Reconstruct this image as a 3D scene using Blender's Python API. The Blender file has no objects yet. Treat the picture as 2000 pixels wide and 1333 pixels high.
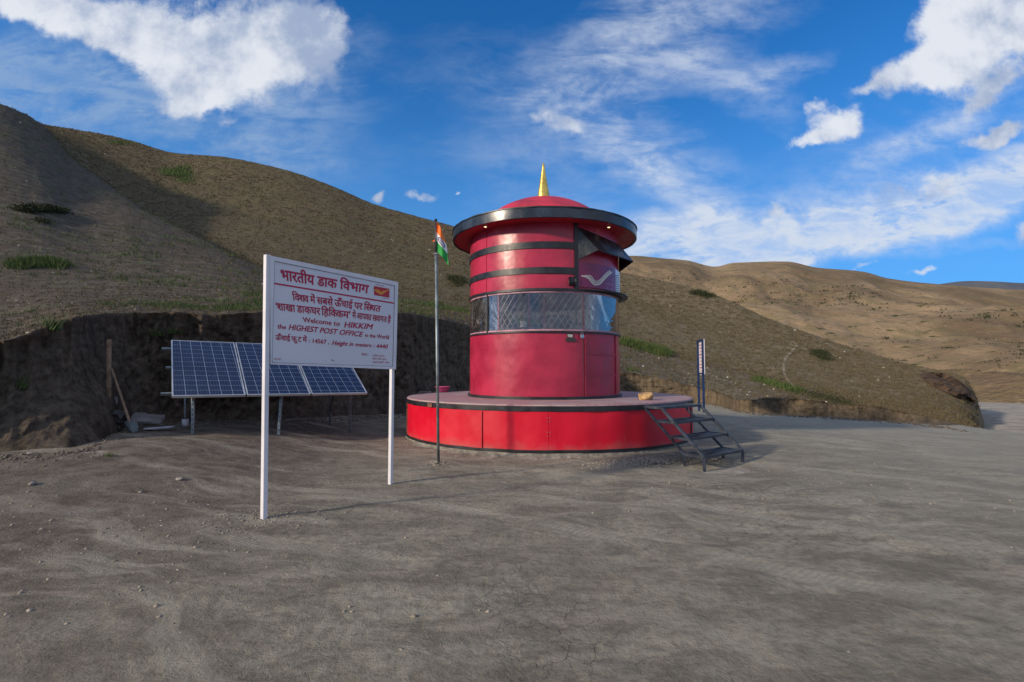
import bpy, bmesh, math, random
import numpy as np
from mathutils import Vector, Matrix
R = math.radians
random.seed(7); rng = np.random.default_rng(11)
scene = bpy.context.scene
COL = scene.collection

# ------------------------------------------------------------------ camera
EYE = 1.3
PITCH = math.atan(0.0555)
cam_d = bpy.data.cameras.new("camera"); cam = bpy.data.objects.new("camera", cam_d); COL.objects.link(cam)
cam.location = (0, 0, EYE); cam.rotation_euler = (R(90) + PITCH, 0, 0)
cam_d.lens = 18.0; cam_d.sensor_width = 36.0; cam_d.clip_start = 0.05; cam_d.clip_end = 20000
scene.camera = cam
scene.view_settings.view_transform = 'Standard'; scene.view_settings.look = 'None'
scene.view_settings.gamma = 1; scene.view_settings.use_curve_mapping = False
scene.view_settings.exposure = 0.42
scene.cycles.max_bounces = 8; scene.cycles.transparent_max_bounces = 16

# ------------------------------------------------------------------ survey helpers (photo measure -> metres)
TP = math.tan(PITCH)
def ratio(py):                       # height gained per metre of distance
    v = (666.5 - py) / 1000.0
    return (TP + v) / (1 - v * TP)
def hk(py):                          # widening of sideways scale caused by the pitch
    v = (666.5 - py) / 1000.0
    return 1.0 / (math.cos(PITCH) - v * math.sin(PITCH))
def at(px, py, d):
    return Vector(((px - 1000) / 1000.0 * hk(py) * d, d, EYE + ratio(py) * d))
def zf(py, d): return EYE + ratio(py) * d

# ------------------------------------------------------------------ node helpers
class NT:
    def __init__(s, tree): s.t = tree; s.n = tree.nodes; s.l = tree.links
    def new(s, typ, **kw):
        n = s.n.new(typ)
        for k, v in kw.items():
            if k.startswith('i_'):
                key = k[2:]
                sock = n.inputs[int(key)] if key.isdigit() else n.inputs[key.replace('_', ' ')]
                s.put(sock, v)
            else: setattr(n, k, v)
        return n
    def put(s, sock, v):
        if isinstance(v, bpy.types.NodeSocket): s.l.new(v, sock)
        else:
            if hasattr(sock.default_value, '__len__') and not hasattr(v, '__len__'): v = (v,) * len(sock.default_value)
            if hasattr(sock.default_value, '__len__') and len(sock.default_value) == 4 and len(v) == 3: v = tuple(v) + (1,)
            sock.default_value = v
    def math(s, op, a, b=0.0, c=0.0, clamp=False):
        n = s.n.new('ShaderNodeMath'); n.operation = op; n.use_clamp = clamp
        s.put(n.inputs[0], a); s.put(n.inputs[1], b); s.put(n.inputs[2], c); return n.outputs[0]
    def vmath(s, op, a, b=(0, 0, 0), out=0):
        n = s.n.new('ShaderNodeVectorMath'); n.operation = op
        s.put(n.inputs[0], a)
        if op == 'SCALE': s.put(n.inputs[3], b)
        else: s.put(n.inputs[1], b)
        return n.outputs[out]
    def mix(s, f, a, b, mode='MIX'):
        n = s.n.new('ShaderNodeMix'); n.data_type = 'RGBA'; n.blend_type = mode; n.clamp_factor = True
        s.put(n.inputs[0], f); s.put(n.inputs[6], a); s.put(n.inputs[7], b); return n.outputs[2]
    def noise(s, vec, scale, detail=4, rough=.55, dist=0.0, out=0):
        n = s.n.new('ShaderNodeTexNoise'); s.put(n.inputs['Vector'], vec)
        n.inputs['Scale'].default_value = scale; n.inputs['Detail'].default_value = detail
        n.inputs['Roughness'].default_value = rough; n.inputs['Distortion'].default_value = dist
        return n.outputs[out]
    def ramp(s, v, lo, hi, a=0.0, b=1.0, interp='SMOOTHSTEP'):
        n = s.n.new('ShaderNodeMapRange'); n.interpolation_type = interp; n.clamp = True
        s.put(n.inputs[0], v); n.inputs[1].default_value = lo; n.inputs[2].default_value = hi
        n.inputs[3].default_value = a; n.inputs[4].default_value = b; return n.outputs[0]
    def scalev(s, vec, sc, rot=(0, 0, 0)):
        n = s.n.new('ShaderNodeMapping'); s.put(n.inputs[0], vec); n.inputs[2].default_value = rot
        n.inputs[3].default_value = sc; return n.outputs[0]

# ------------------------------------------------------------------ world: sky and clouds
SUN_AZ = (-0.862, -0.507); SUN_EL = R(21)
world = bpy.data.worlds.new("World"); scene.world = world; world.use_nodes = True
w = NT(world.node_tree); w.n.clear()
sky = w.new('ShaderNodeTexSky', sky_type='NISHITA', sun_disc=False, sun_elevation=SUN_EL,
            sun_rotation=math.atan2(SUN_AZ[0], SUN_AZ[1]), altitude=4400, air_density=1.0, dust_density=0.3, ozone_density=2.0)
tc = w.new('ShaderNodeTexCoord'); D0 = tc.outputs['Generated']
sep = w.new('ShaderNodeSeparateXYZ', i_0=D0)
ay = w.math('MAXIMUM', w.math('ABSOLUTE', sep.outputs[1]), 0.18)
U = w.math('DIVIDE', sep.outputs[0], ay); V = w.math('DIVIDE', sep.outputs[2], ay)
UV = w.new('ShaderNodeCombineXYZ', i_0=U, i_1=V, i_2=w.math('MULTIPLY', sep.outputs[1], 0.3)).outputs[0]
def blobs(lst, dist_amt, dist_scale, tag):
    nz = w.noise(UV, dist_scale, 5, .6, 0, out=1)
    off = w.vmath('SCALE', w.vmath('SUBTRACT', nz, (.5, .5, .5)), dist_amt)
    v2 = w.vmath('ADD', UV, off)
    acc = None
    for (px, py, rx, ry, rot, amp) in lst:
        u0 = (px - 1000) / 1000 * hk(py); v0 = ratio(py)
        m = w.new('ShaderNodeMapping'); m.vector_type = 'TEXTURE'; w.put(m.inputs[0], v2)
        m.inputs[1].default_value = (u0, v0, 0); m.inputs[2].default_value = (0, 0, R(rot)); m.inputs[3].default_value = (rx / 1000, ry / 1000, 1e4)
        ln = w.vmath('LENGTH', m.outputs[0], out=1)
        g = w.ramp(ln, 1.5, 0.0, 0, amp)
        acc = g if acc is None else w.math('ADD', acc, g)
    return acc
cum = blobs([(40, 5, 130, 45, -10, .9), (170, 35, 190, 60, -20, .9), (330, 95, 130, 60, -15, .7), (420, 60, 200, 110, 0, .9),
             (390, 165, 110, 80, 0, 1.0), (620, 75, 60, 95, 15, .9), (540, 60, 110, 60, 0, .6), (500, 170, 120, 60, 0, .7), (365, 207, 75, 18, 0, .8), (458, 245, 20, 14, 0, .6),
             (260, 60, 130, 60, -25, .8), (575, 120, 50, 60, 30, .5),
             (1960, 40, 180, 110, 25, 1.2), (1870, 110, 130, 65, 30, 1.1), (1780, 140, 75, 42, 25, 1.0), (1700, 172, 55, 14, 20, .6), (1830, 20, 70, 50, 40, .8),
             (1930, 190, 95, 34, 38, 1.25), (1945, 262, 85, 18, 20, 1.15), (1635, 243, 48, 40, 25, 1.1), (1610, 205, 28, 15, 30, .8), (1578, 272, 48, 13, 10, .85),
             (1735, 385, 55, 40, -25, .55), (1830, 375, 60, 30, 25, .45), (1515, 410, 27, 8, 22, .75), (825, 389, 32, 12, 0, .85), (740, 387, 16, 12, 0, .8), (892, 388, 10, 5, 0, .6),
             (1090, 228, 65, 26, -25, .62), (1680, 520, 40, 8, 15, .6), (1802, 527, 34, 7, 8, .85), (2000, 462, 22, 30, 0, .8)], .10, 7.0, 'c')
fb = w.noise(UV, 9.0, 7, .58)
fb2 = w.noise(UV, 34.0, 5, .62, .3)
cumF = w.math('ADD', cum, w.math('ADD', w.math('MULTIPLY', w.math('SUBTRACT', fb, .5), 1.9), w.math('MULTIPLY', w.math('SUBTRACT', fb2, .5), .75)))
cumM = w.math('MULTIPLY', w.ramp(cumF, .16, .98, 0, .97), w.ramp(cum, .0, .34))
cir = blobs([(1400, 465, 290, 50, 4, 1.35), (1700, 430, 340, 60, 14, 1.4), (1950, 350, 200, 60, 22, .95), (1480, 420, 130, 50, 10, .5), (1320, 360, 170, 50, -32, .55), (1230, 260, 200, 70, -25, .38), (1420, 160, 160, 60, -30, .35),
             (1150, 150, 220, 90, 10, .28), (1530, 150, 120, 30, 20, .35), (1840, 250, 170, 24, 32, .42), (1750, 280, 160, 22, 35, .34), (1330, 30, 260, 60, 10, .3), (980, 300, 220, 60, 0, .15),
             (200, 200, 380, 110, -8, .75), (450, 280, 220, 50, -10, .55), (80, 150, 250, 90, 0, .5), (560, 200, 160, 120, 0, .5), (-150, 200, 300, 200, 0, .6), (900, 120, 300, 90, 5, .12), (1100, 400, 260, 120, 20, .18), (650, 330, 200, 80, 0, .12), (1750, 330, 420, 130, 15, .16), (1250, 120, 320, 120, 30, .25), (1600, 490, 400, 20, 2, .4), (1880, 420, 220, 40, 12, .5),
             (700, 60, 70, 60, 0, .25), (2300, 250, 300, 200, 0, .6)], .16, 3.0, 'w')
streak = w.noise(w.scalev(UV, (1, 3.0, 1), (0, 0, R(-24))), 5.0, 8, .62, .6)
streak2 = w.noise(w.scalev(UV, (1, 1.6, 1), (0, 0, R(10))), 22.0, 5, .6, .4)
st = w.math('ADD', w.math('MULTIPLY', streak, .72), w.math('MULTIPLY', streak2, .28))
cirM = w.ramp(w.math('MULTIPLY', cir, w.ramp(st, .33, .64, .22, 1.6)), .03, 1.15, 0, .95, 'LINEAR')
cirM = w.math('MULTIPLY', cirM, w.ramp(w.noise(w.scalev(UV, (1, 2.4, 1), (0, 0, R(-16))), 9.0, 8, .66, .5), .32, .62, .50, 1.0))
base = w.mix(1.0, sky.outputs[0], (0.06, 0.76, 1.34, 1), 'MULTIPLY')
base = w.mix(w.ramp(sep.outputs[2], -.02, .60, .85, .08), base, w.vmath('SCALE', (0.20, .52, .98), 4.7))
shade = w.math('MULTIPLY', w.ramp(w.noise(w.vmath('ADD', UV, (.035, -.05, 0)), 5.5, 7, .6), .36, .60, .0, 1.0), w.ramp(cumF, .1, .9, .8, 1.0))
ccol = w.mix(shade, w.vmath('SCALE', (.46, .57, .80), 5.0), w.vmath('SCALE', (.86, .90, .97), 5.9))
wcol = w.mix(w.ramp(U, -.6, .3), w.vmath('SCALE', (.31, .50, .84), 4.9), w.vmath('SCALE', (.76, .84, .97), 5.6))
c1 = w.mix(cirM, base, wcol)
c2 = w.mix(cumM, c1, ccol)
# added unseen bright cloud behind and above the viewer, lifts the ground light
fill_veil = w.math('MAXIMUM', w.ramp(V, 1.0, 2.4), w.ramp(sep.outputs[1], .15, -.35))
fill_veil = w.math('MULTIPLY', fill_veil, w.ramp(w.noise(D0, 2.2, 6, .6), .30, .62, .45, 1))
c2 = w.mix(fill_veil, c2, w.vmath('SCALE', (.74, .84, 1.06), 4.3))
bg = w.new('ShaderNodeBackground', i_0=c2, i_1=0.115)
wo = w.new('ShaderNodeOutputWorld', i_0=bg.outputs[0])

sd = bpy.data.lights.new("sun", 'SUN'); so = bpy.data.objects.new("sun", sd); COL.objects.link(so)
sd.energy = 3.3; sd.angle = R(4.0); sd.color = (1.0, .84, .64)
sv = Vector((SUN_AZ[0] * math.cos(SUN_EL), SUN_AZ[1] * math.cos(SUN_EL), math.sin(SUN_EL)))
so.rotation_euler = sv.to_track_quat('Z', 'Y').to_euler()

# ------------------------------------------------------------------ materials
def mat(name, col=(.5, .5, .5), rough=.7, metal=0.0, spec=.5):
    m = bpy.data.materials.new(name); m.use_nodes = True
    t = NT(m.node_tree); b = m.node_tree.nodes['Principled BSDF']
    b.inputs['Base Color'].default_value = tuple(col) + (1,); b.inputs['Roughness'].default_value = rough
    b.inputs['Metallic'].default_value = metal; b.inputs['Specular IOR Level'].default_value = spec
    return m, t, b
def bump(t, b, h, strength=.4, dist=.02):
    n = t.new('ShaderNodeBump'); n.inputs['Strength'].default_value = strength; n.inputs['Distance'].default_value = dist
    t.put(n.inputs['Height'], h); t.l.new(n.outputs[0], b.inputs['Normal'])
def pos(t):
    return t.new('ShaderNodeNewGeometry').outputs['Position']
def objc(t):
    return t.new('ShaderNodeTexCoord').outputs['Object']

def painted(name, col, rough, wear_col=None, wear=.0, var=.12, scale=3.0, metal=0.0, bumpd=.004, bscale=2.0, spec=.5):
    m, t, b = mat(name, col, rough, metal, spec)
    p = objc(t)
    n = t.noise(p, scale, 6, .6)
    dk = tuple(c * (1 - var * 1.6) for c in col); lt = tuple(min(1, c * (1 + var)) for c in col)
    c = t.mix(t.ramp(n, .35, .65), dk, lt)
    if wear_col:
        n2 = t.noise(p, scale * 5, 8, .7)
        c = t.mix(t.ramp(n2, .70 - wear, .76 - wear * .8), c, wear_col)
    t.put(b.inputs['Base Color'], c)
    t.put(b.inputs['Roughness'], t.ramp(t.noise(p, scale * 2, 4, .6), .3, .7, rough * .8, min(1, rough * 1.25)))
    bump(t, b, t.noise(p, bscale, 3, .5), .5, bumpd)
    return m
M = {}
M['red'] = painted('red paint', (.36, .020, .056), .30, (.42, .12, .12), .03, .13, 1.3, bumpd=.035, bscale=1.4)
M['redhi'] = painted('bright red panel', (.56, .001, .022), .40, (.32, .10, .10), .01, .05, 1.1, bumpd=.03, bscale=1.2)
M['door'] = painted('maroon door paint', (.33, .016, .05), .34, (.2, .05, .06), .02, .12, 2, bumpd=.01)
M['soffit'] = painted('soffit red', (.40, .012, .025), .5, None, 0, .1, 2)
M['black'] = painted('black trim', (.014, .016, .022), .42, (.10, .11, .12), .03, .3, 3, bumpd=.01)
M['rim'] = painted('black fascia metal', (.018, .028, .046), .30, (.16, .17, .18), .05, .3, 2.2, bumpd=.05, bscale=1.1)
M['hood'] = painted('black sheet metal', (.016, .020, .024), .33, (.12, .12, .11), .05, .3, 3, bumpd=.06, bscale=3)
M['dome'] = painted('faded dome red', (.46, .020, .045), .5, (.50, .24, .26), .07, .2, 2, bumpd=.015)
M['gold'] = painted('gold leaf metal', (.83, .56, .14), .30, (.45, .30, .08), .04, .12, 4, metal=1, bumpd=.01, bscale=6)
M['white'] = painted('white sign paint', (.62, .62, .68), .5, (.55, .54, .53), .0, .03, 1.5, bumpd=.004)
M['whitepost'] = painted('white post paint', (.64, .63, .68), .5, (.30, .20, .14), .03, .05, 3)
M['maroon'] = mat('maroon lettering', (.42, .004, .045), .5)[0]
M['seam'] = mat('seam grey', (.10, .10, .14), .7)[0]
M['logored'] = mat('logo red', (.42, .01, .02), .5)[0]
M['logogold'] = mat('logo gold', (.75, .32, .02), .5)[0]
M['purple'] = painted('purple sign film', (.20, .012, .085), .28, None, 0, .15, 1.2, bumpd=.004)
M['pale'] = painted('pale sign film', (.55, .68, .80), .3, None, 0, .05, 1.2)
M['logowhite'] = mat('sign off white', (.62, .60, .55), .4)[0]
M['smalltxt'] = mat('sign small text', (.45, .22, .38), .4)[0]
M['galv'] = painted('galvanised steel', (.22, .26, .28), .5, (.16, .12, .10), .04, .2, 6, metal=.6)
M['alu'] = painted('aluminium frame', (.62, .65, .68), .35, None, 0, .06, 3, metal=.7)
M['stair'] = painted('worn black steel', (.030, .038, .055), .42, (.20, .21, .22), .09, .3, 6)
M['bluepost'] = painted('blue steel', (.006, .025, .095), .4, (.03, .05, .12), .05, .2, 5)
M['poledark'] = mat('dark pole sleeve', (.03, .03, .035), .5)[0]
M['rust'] = painted('rusty strip', (.16, .07, .05), .7, (.3, .1, .06), .05, .3, 8)
M['wood'] = painted('old timber', (.22, .15, .10), .8, (.10, .07, .05), .05, .25, 8)
M['slab'] = painted('grey stone slab', (.17, .16, .165), .9, (.10, .10, .10), .08, .2, 5)
M['palebit'] = painted('pale sheet', (.42, .44, .50), .7, None, 0, .15, 6)
M['pink'] = painted('pink plastic', (.55, .08, .22), .45, None, 0, .1, 3)
M['lamp'] = mat('lamp glow', (1, .9, .7), .5)[0]
_b = M['lamp'].node_tree.nodes['Principled BSDF']; _b.inputs['Emission Color'].default_value = (1, .74, .42, 1); _b.inputs['Emission Strength'].default_value = 1.3
M['brass'] = mat('padlock metal', (.30, .42, .55), .3, .8)[0]
M['saffron'] = mat('saffron cloth', (.80, .16, .015), .8)[0]
M['flagwhite'] = mat('white cloth', (.75, .75, .78), .8)[0]
M['flaggreen'] = mat('green cloth', (.015, .28, .05), .8)[0]
M['navy'] = mat('navy print', (.01, .02, .22), .8)[0]
M['interior'] = painted('interior board', (.50, .52, .56), .7, None, 0, .1, 2)
M['idark'] = mat('dark interior thing', (.035, .033, .035), .6)[0]
M['iwhite'] = mat('white paper', (.8, .8, .82), .6)[0]
M['backscreen'] = painted('pale back screen', (.55, .60, .70), .8, None, 0, .15, 8)
M['igreen'] = mat('green card', (.02, .25, .16), .6)[0]
M['grille'] = painted('grille wire', (.70, .52, .56), .5, None, 0, .2, 5)
M['gframe'] = painted('window frame chipped red', (.44, .05, .08), .5, (.55, .50, .50), .16, .2, 6)
M['pinkframe'] = painted('dusty pink seal', (.42, .22, .28), .6, (.5, .05, .07), .08, .2, 5)

def glass_mat():
    m = bpy.data.materials.new('clear plastic glazing'); m.use_nodes = True; t = NT(m.node_tree); t.n.clear()
    p = objc(t)
    bp = t.new('ShaderNodeBump'); bp.inputs['Strength'].default_value = .35; bp.inputs['Distance'].default_value = .05
    t.put(bp.inputs['Height'], t.noise(t.scalev(p, (1, 1, .7)), 1.6, 3, .5, .8))
    g = t.new('ShaderNodeBsdfGlossy'); g.inputs['Roughness'].default_value = .08; g.inputs['Color'].default_value = (1, 1, 1, 1); t.l.new(bp.outputs[0], g.inputs['Normal'])
    tr = t.new('ShaderNodeBsdfTransparent'); tr.inputs['Color'].default_value = (.86, .88, .90, 1)
    fr = t.new('ShaderNodeFresnel'); fr.inputs['IOR'].default_value = 1.55; t.l.new(bp.outputs[0], fr.inputs['Normal'])
    f = t.math('ADD', t.math('MULTIPLY', fr.outputs[0], .9), .02, clamp=True)
    mx = t.new('ShaderNodeMixShader'); t.put(mx.inputs[0], f); t.l.new(tr.outputs[0], mx.inputs[1]); t.l.new(g.outputs[0], mx.inputs[2])
    df = t.new('ShaderNodeBsdfDiffuse'); df.inputs['Color'].default_value = (.5, .52, .56, 1)
    mx2 = t.new('ShaderNodeMixShader'); t.put(mx2.inputs[0], t.ramp(t.noise(p, 5, 6, .7), .45, .8, .0, .10)); t.l.new(mx.outputs[0], mx2.inputs[1]); t.l.new(df.outputs[0], mx2.inputs[2])
    o = t.new('ShaderNodeOutputMaterial'); t.l.new(mx2.outputs[0], o.inputs[0]); return m
M['glass'] = glass_mat()

def ground_mat():
    m, t, b = mat('dusty ground', rough=.95, spec=.15)
    p = pos(t)
    big = t.noise(p, .35, 4, .55, .4); mid = t.noise(t.scalev(p, (1, 1.9, 1), (0, 0, R(-30))), 1.5, 8, .65, .3); fine = t.noise(p, 16, 8, .72)
    fine2 = t.noise(p, 70, 3, .7)
    c = t.mix(t.ramp(mid, .38, .62), (.175, .162, .130), (.345, .322, .258))
    c = t.mix(t.ramp(big, .35, .65, .0, .55), c, (.230, .210, .170))
    c = t.mix(t.ramp(fine, .32, .60, .6, 0), c, (.125, .105, .086))
    c = t.mix(t.ramp(fine, .56, .74, 0, .55), c, (.38, .325, .265))
    # pale dusty streaks (worn tyre and foot marks), darker soil left at the foot of the bank
    sx = t.new('ShaderNodeSeparateXYZ', i_0=p)
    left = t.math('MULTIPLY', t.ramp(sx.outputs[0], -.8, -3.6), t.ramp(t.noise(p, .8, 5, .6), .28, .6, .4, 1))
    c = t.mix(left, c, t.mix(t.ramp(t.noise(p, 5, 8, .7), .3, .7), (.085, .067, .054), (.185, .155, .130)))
    c = t.mix(t.ramp(t.noise(t.scalev(p, (1, 4, 1), (0, 0, R(-35))), 1.1, 6, .6), .56, .70, 0, .6), c, (.34, .295, .245))
    q = t.vmath('SUBTRACT', p, (-7.5, -9.0, 0)); sq = t.new('ShaderNodeSeparateXYZ', i_0=q)
    rad = t.math('SQRT', t.math('ADD', t.math('MULTIPLY', sq.outputs[0], sq.outputs[0]), t.math('MULTIPLY', sq.outputs[1], sq.outputs[1])))
    rad = t.math('ADD', rad, t.math('MULTIPLY', t.noise(p, .5, 3, .5), 1.6))
    tv = t.new('ShaderNodeCombineXYZ', i_0=t.math('MULTIPLY', rad, 2.6), i_1=t.math('MULTIPLY', t.math('ARCTAN2', sq.outputs[1], sq.outputs[0]), 3.0)).outputs[0]
    trk = t.noise(tv, 1.0, 7, .62)
    c = t.mix(t.ramp(trk, .54, .68, 0, .50), c, (.40, .375, .305))
    c = t.mix(t.ramp(trk, .46, .34, 0, .24), c, (.14, .122, .104))
    c = t.mix(t.ramp(sx.outputs[0], 1.0, 9.0, 0, .45), c, (.35, .335, .28))
    # tyre marks: pairs of narrow arcs with a tread ripple, pressed pale into the dust
    ang = t.math('ARCTAN2', sq.outputs[1], sq.outputs[0]); r0 = t.math('ADD', t.math('SQRT', t.math('ADD', t.math('MULTIPLY', sq.outputs[0], sq.outputs[0]), t.math('MULTIPLY', sq.outputs[1], sq.outputs[1]))), t.math('MULTIPLY', t.noise(p, .16, 2, .5), 1.2))
    tm = None
    for rad_ in (13.4, 14.65, 16.1, 17.4, 19.0, 20.3, 12.3):
        e = t.ramp(t.math('ABSOLUTE', t.math('SUBTRACT', r0, rad_)), .15, .07); tm = e if tm is None else t.math('MAXIMUM', tm, e)
    tm = t.math('MULTIPLY', tm, t.ramp(t.noise(p, .7, 5, .6), .42, .60))
    trd = t.math('MULTIPLY', tm, t.math('SINE', t.math('ADD', t.math('MULTIPLY', ang, 2000.0), t.math('MULTIPLY', r0, 30.0))))
    c = t.mix(t.math('MULTIPLY', tm, .42), c, (.42, .39, .325)); c = t.mix(t.ramp(trd, .2, .9, 0, .22), c, (.15, .13, .11))
    vor = t.new('ShaderNodeTexVoronoi', feature='DISTANCE_TO_EDGE'); vor.inputs['Scale'].default_value = 6.5
    t.put(vor.inputs['Vector'], t.vmath('ADD', p, t.vmath('SCALE', t.noise(p, 6, 4, .6, out=1), .14)))
    crackzone = t.ramp(t.noise(p, .55, 3, .5), .46, .62)
    crack = t.math('MULTIPLY', t.ramp(vor.outputs['Distance'], .018, .0), crackzone)
    c = t.mix(t.math('MULTIPLY', crack, .42), c, (.07, .062, .055))
    t.put(b.inputs['Base Color'], c)
    h = t.math('ADD', t.math('ADD', t.math('MULTIPLY', fine, .75), t.math('MULTIPLY', mid, .3)), t.math('MULTIPLY', trk, .5))
    h = t.math('ADD', h, t.math('MULTIPLY', fine2, .16))
    h = t.math('SUBTRACT', h, t.math('MULTIPLY', crack, .35)); h = t.math('SUBTRACT', h, t.math('MULTIPLY', tm, .22)); h = t.math('ADD', h, t.math('MULTIPLY', trd, .16))
    h = t.math('ADD', h, t.math('MULTIPLY', t.noise(p, 38, 5, .75), .4)); bump(t, b, h, .85, .05)
    return m
M['ground'] = ground_mat()

def hill_mat():
    m, t, b = mat('hill soil and grass', rough=1.0, spec=.1)
    p = pos(t)
    a = t.new('ShaderNodeVertexColor', layer_name='zone')
    s = t.new('ShaderNodeSeparateColor', i_0=a.outputs[0])
    bank, ridge, warm = s.outputs[0], s.outputs[1], s.outputs[2]
    n1 = t.noise(p, .12, 5, .6, .3); n2 = t.noise(p, 1.2, 8, .68, .2); n3 = t.noise(t.scalev(p, (1, 1, 2.5)), 4.5, 6, .72)
    # near terrace: grey brown soil with thin green growth
    ter = t.mix(t.ramp(n2, .35, .68), (.055, .046, .037), (.115, .097, .078))
    ter = t.mix(t.ramp(n3, .5, .75, 0, .5), ter, (.165, .140, .114))
    ter = t.mix(t.math('MULTIPLY', t.ramp(t.noise(p, .30, 6, .7), .50, .64), t.ramp(n3, .40, .62, 0, .50)), ter, (.085, .125, .050))
    # ridge: tawny soil speckled with dark tufts
    rd = t.mix(t.ramp(n2, .35, .65), (.080, .062, .040), (.136, .108, .070))
    rd = t.mix(t.ramp(n1, .40, .62, 0, .6), rd, (.110, .098, .052))
    rd = t.mix(t.ramp(n3, .50, .38, 0, .6), rd, (.052, .043, .026))
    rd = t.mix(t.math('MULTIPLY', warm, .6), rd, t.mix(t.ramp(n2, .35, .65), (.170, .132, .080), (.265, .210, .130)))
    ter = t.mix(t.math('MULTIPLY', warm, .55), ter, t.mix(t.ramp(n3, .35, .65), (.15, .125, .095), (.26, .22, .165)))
    bk = t.math('ADD', t.math('MULTIPLY', t.noise(t.scalev(p, (3.2, 3.2, .8)), 1.4, 9, .74, .5), .6), t.math('MULTIPLY', t.noise(p, 7, 8, .75), .4))
    bc = t.mix(t.ramp(bk, .33, .66), (.032, .027, .022), (.165, .132, .102))
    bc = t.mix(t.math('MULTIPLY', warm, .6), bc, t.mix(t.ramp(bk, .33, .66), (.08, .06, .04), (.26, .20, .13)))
    c = t.mix(ridge, ter, rd); c = t.mix(bank, c, bc)
    t.put(b.inputs['Base Color'], c)
    h = t.math('ADD', t.math('MULTIPLY', n2, .7), t.math('MULTIPLY', n3, .35))
    h = t.math('ADD', h, t.math('MULTIPLY', t.math('MULTIPLY', bk, bank), 1.2))
    bump(t, b, h, .8, .22)
    return m
M['hill'] = hill_mat()

def far_mat(name, lo, hi, green, spots=True, sc=1.0):
    m, t, b = mat(name, rough=1.0, spec=.1)
    p = pos(t)
    n1 = t.noise(p, .018 * sc, 8, .62, .6); n2 = t.noise(p, .12 * sc, 8, .7, .3); n3 = t.noise(p, .45 * sc, 6, .7)
    c = t.mix(t.ramp(n1, .36, .64), lo, hi)
    c = t.mix(t.ramp(n2, .45, .66, 0, .7), c, green)
    c = t.mix(t.ramp(n3, .56, .70, 0, .6), c, tuple(x * 1.25 for x in hi))
    if spots:
        v = t.noise(t.scalev(p, (.5, .5, 2)), .42 * sc, 4, .6)
        c = t.mix(t.math('MULTIPLY', t.ramp(v, .60, .68), t.ramp(n1, .40, .58)), c, (.045, .060, .022))
    t.put(b.inputs['Base Color'], c)
    bump(t, b, t.math('ADD', n2, t.math('MULTIPLY', n3, .5)), .9, 2.0)
    return m
M['far'] = far_mat('far hill soil', (.165, .118, .072), (.320, .232, .144), (.160, .140, .074))
M['dist'] = far_mat('distant mountain', (.07, .085, .12), (.13, .13, .14), (.09, .11, .12), False, .2)  # blue haze of the distance is mixed into these colours

# ------------------------------------------------------------------ mesh helpers
def tag(o, label=None, cat=None, group=None, kind=None):
    if label: o['label'] = label
    if cat: o['category'] = cat
    if group: o['group'] = group
    if kind: o['kind'] = kind
    return o
def thing(name, label, cat, loc=(0, 0, 0), group=None):
    o = bpy.data.objects.new(name, None); o.empty_display_size = .1; COL.objects.link(o); o.location = loc
    return tag(o, label, cat, group)
def link(name, me, m, parent=None, smooth=False):
    if isinstance(m, str): m = M[m]
    me.materials.append(m)
    o = bpy.data.objects.new(name, me); COL.objects.link(o)
    if parent is not None:
        o.parent = parent
        # the vertices below are in world metres, so undo the parent's place
        o.matrix_parent_inverse = Matrix.Translation(-world_loc(parent))
    if smooth:
        me.polygons.foreach_set('use_smooth', [True] * len(me.polygons))
    return o
def world_loc(o):
    return o.location.copy() if o.type == 'EMPTY' else Vector((0, 0, 0))
def bm_obj(name, bm, m, parent=None, smooth=False):
    me = bpy.data.meshes.new(name); bm.normal_update(); bm.to_mesh(me); bm.free()
    return link(name, me, m, parent, smooth)
def np_mesh(name, V, F):
    me = bpy.data.meshes.new(name); V = np.asarray(V, dtype=np.float32); F = np.asarray(F, dtype=np.int32)
    k = F.shape[1]
    me.vertices.add(len(V)); me.vertices.foreach_set('co', V.ravel())
    me.loops.add(F.size); me.loops.foreach_set('vertex_index', F.ravel())
    me.polygons.add(len(F)); me.polygons.foreach_set('loop_start', np.arange(0, F.size, k, dtype=np.int32))
    me.polygons.foreach_set('loop_total', np.full(len(F), k, dtype=np.int32))
    me.update(calc_edges=True); me.validate(); return me
def grid_faces(nr, nc, wrap=False):
    i = np.arange(nr - 1)[:, None]; j = np.arange(nc if wrap else nc - 1)[None, :]
    j2 = (j + 1) % nc
    a = i * nc + j; b = i * nc + j2; c = (i + 1) * nc + j2; d = (i + 1) * nc + j
    return np.stack([a, b, c, d], -1).reshape(-1, 4)
def box(bm, c, sx, sy, sz, rz=0, mtx=None):
    m = mtx if mtx is not None else Matrix.Translation(c) @ Matrix.Rotation(rz, 4, 'Z')
    bmesh.ops.create_cube(bm, size=1, matrix=m @ Matrix.Diagonal((sx, sy, sz, 1)))
def bar(bm, a, b, w_, h_=None, up=(0, 0, 1)):
    a = Vector(a); b = Vector(b); d = b - a; L = d.length; z = d.normalized(); h_ = h_ or w_
    u = Vector(up)
    if abs(z.dot(u)) > .98: u = Vector((0, 1, 0))
    x = u.cross(z).normalized(); y = z.cross(x)
    m = Matrix(((x.x, y.x, z.x, 0), (x.y, y.y, z.y, 0), (x.z, y.z, z.z, 0), (0, 0, 0, 1)))
    m = Matrix.Translation((a + b) / 2) @ m
    bmesh.ops.create_cube(bm, size=1, matrix=m @ Matrix.Diagonal((w_, h_, L, 1)))
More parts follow.
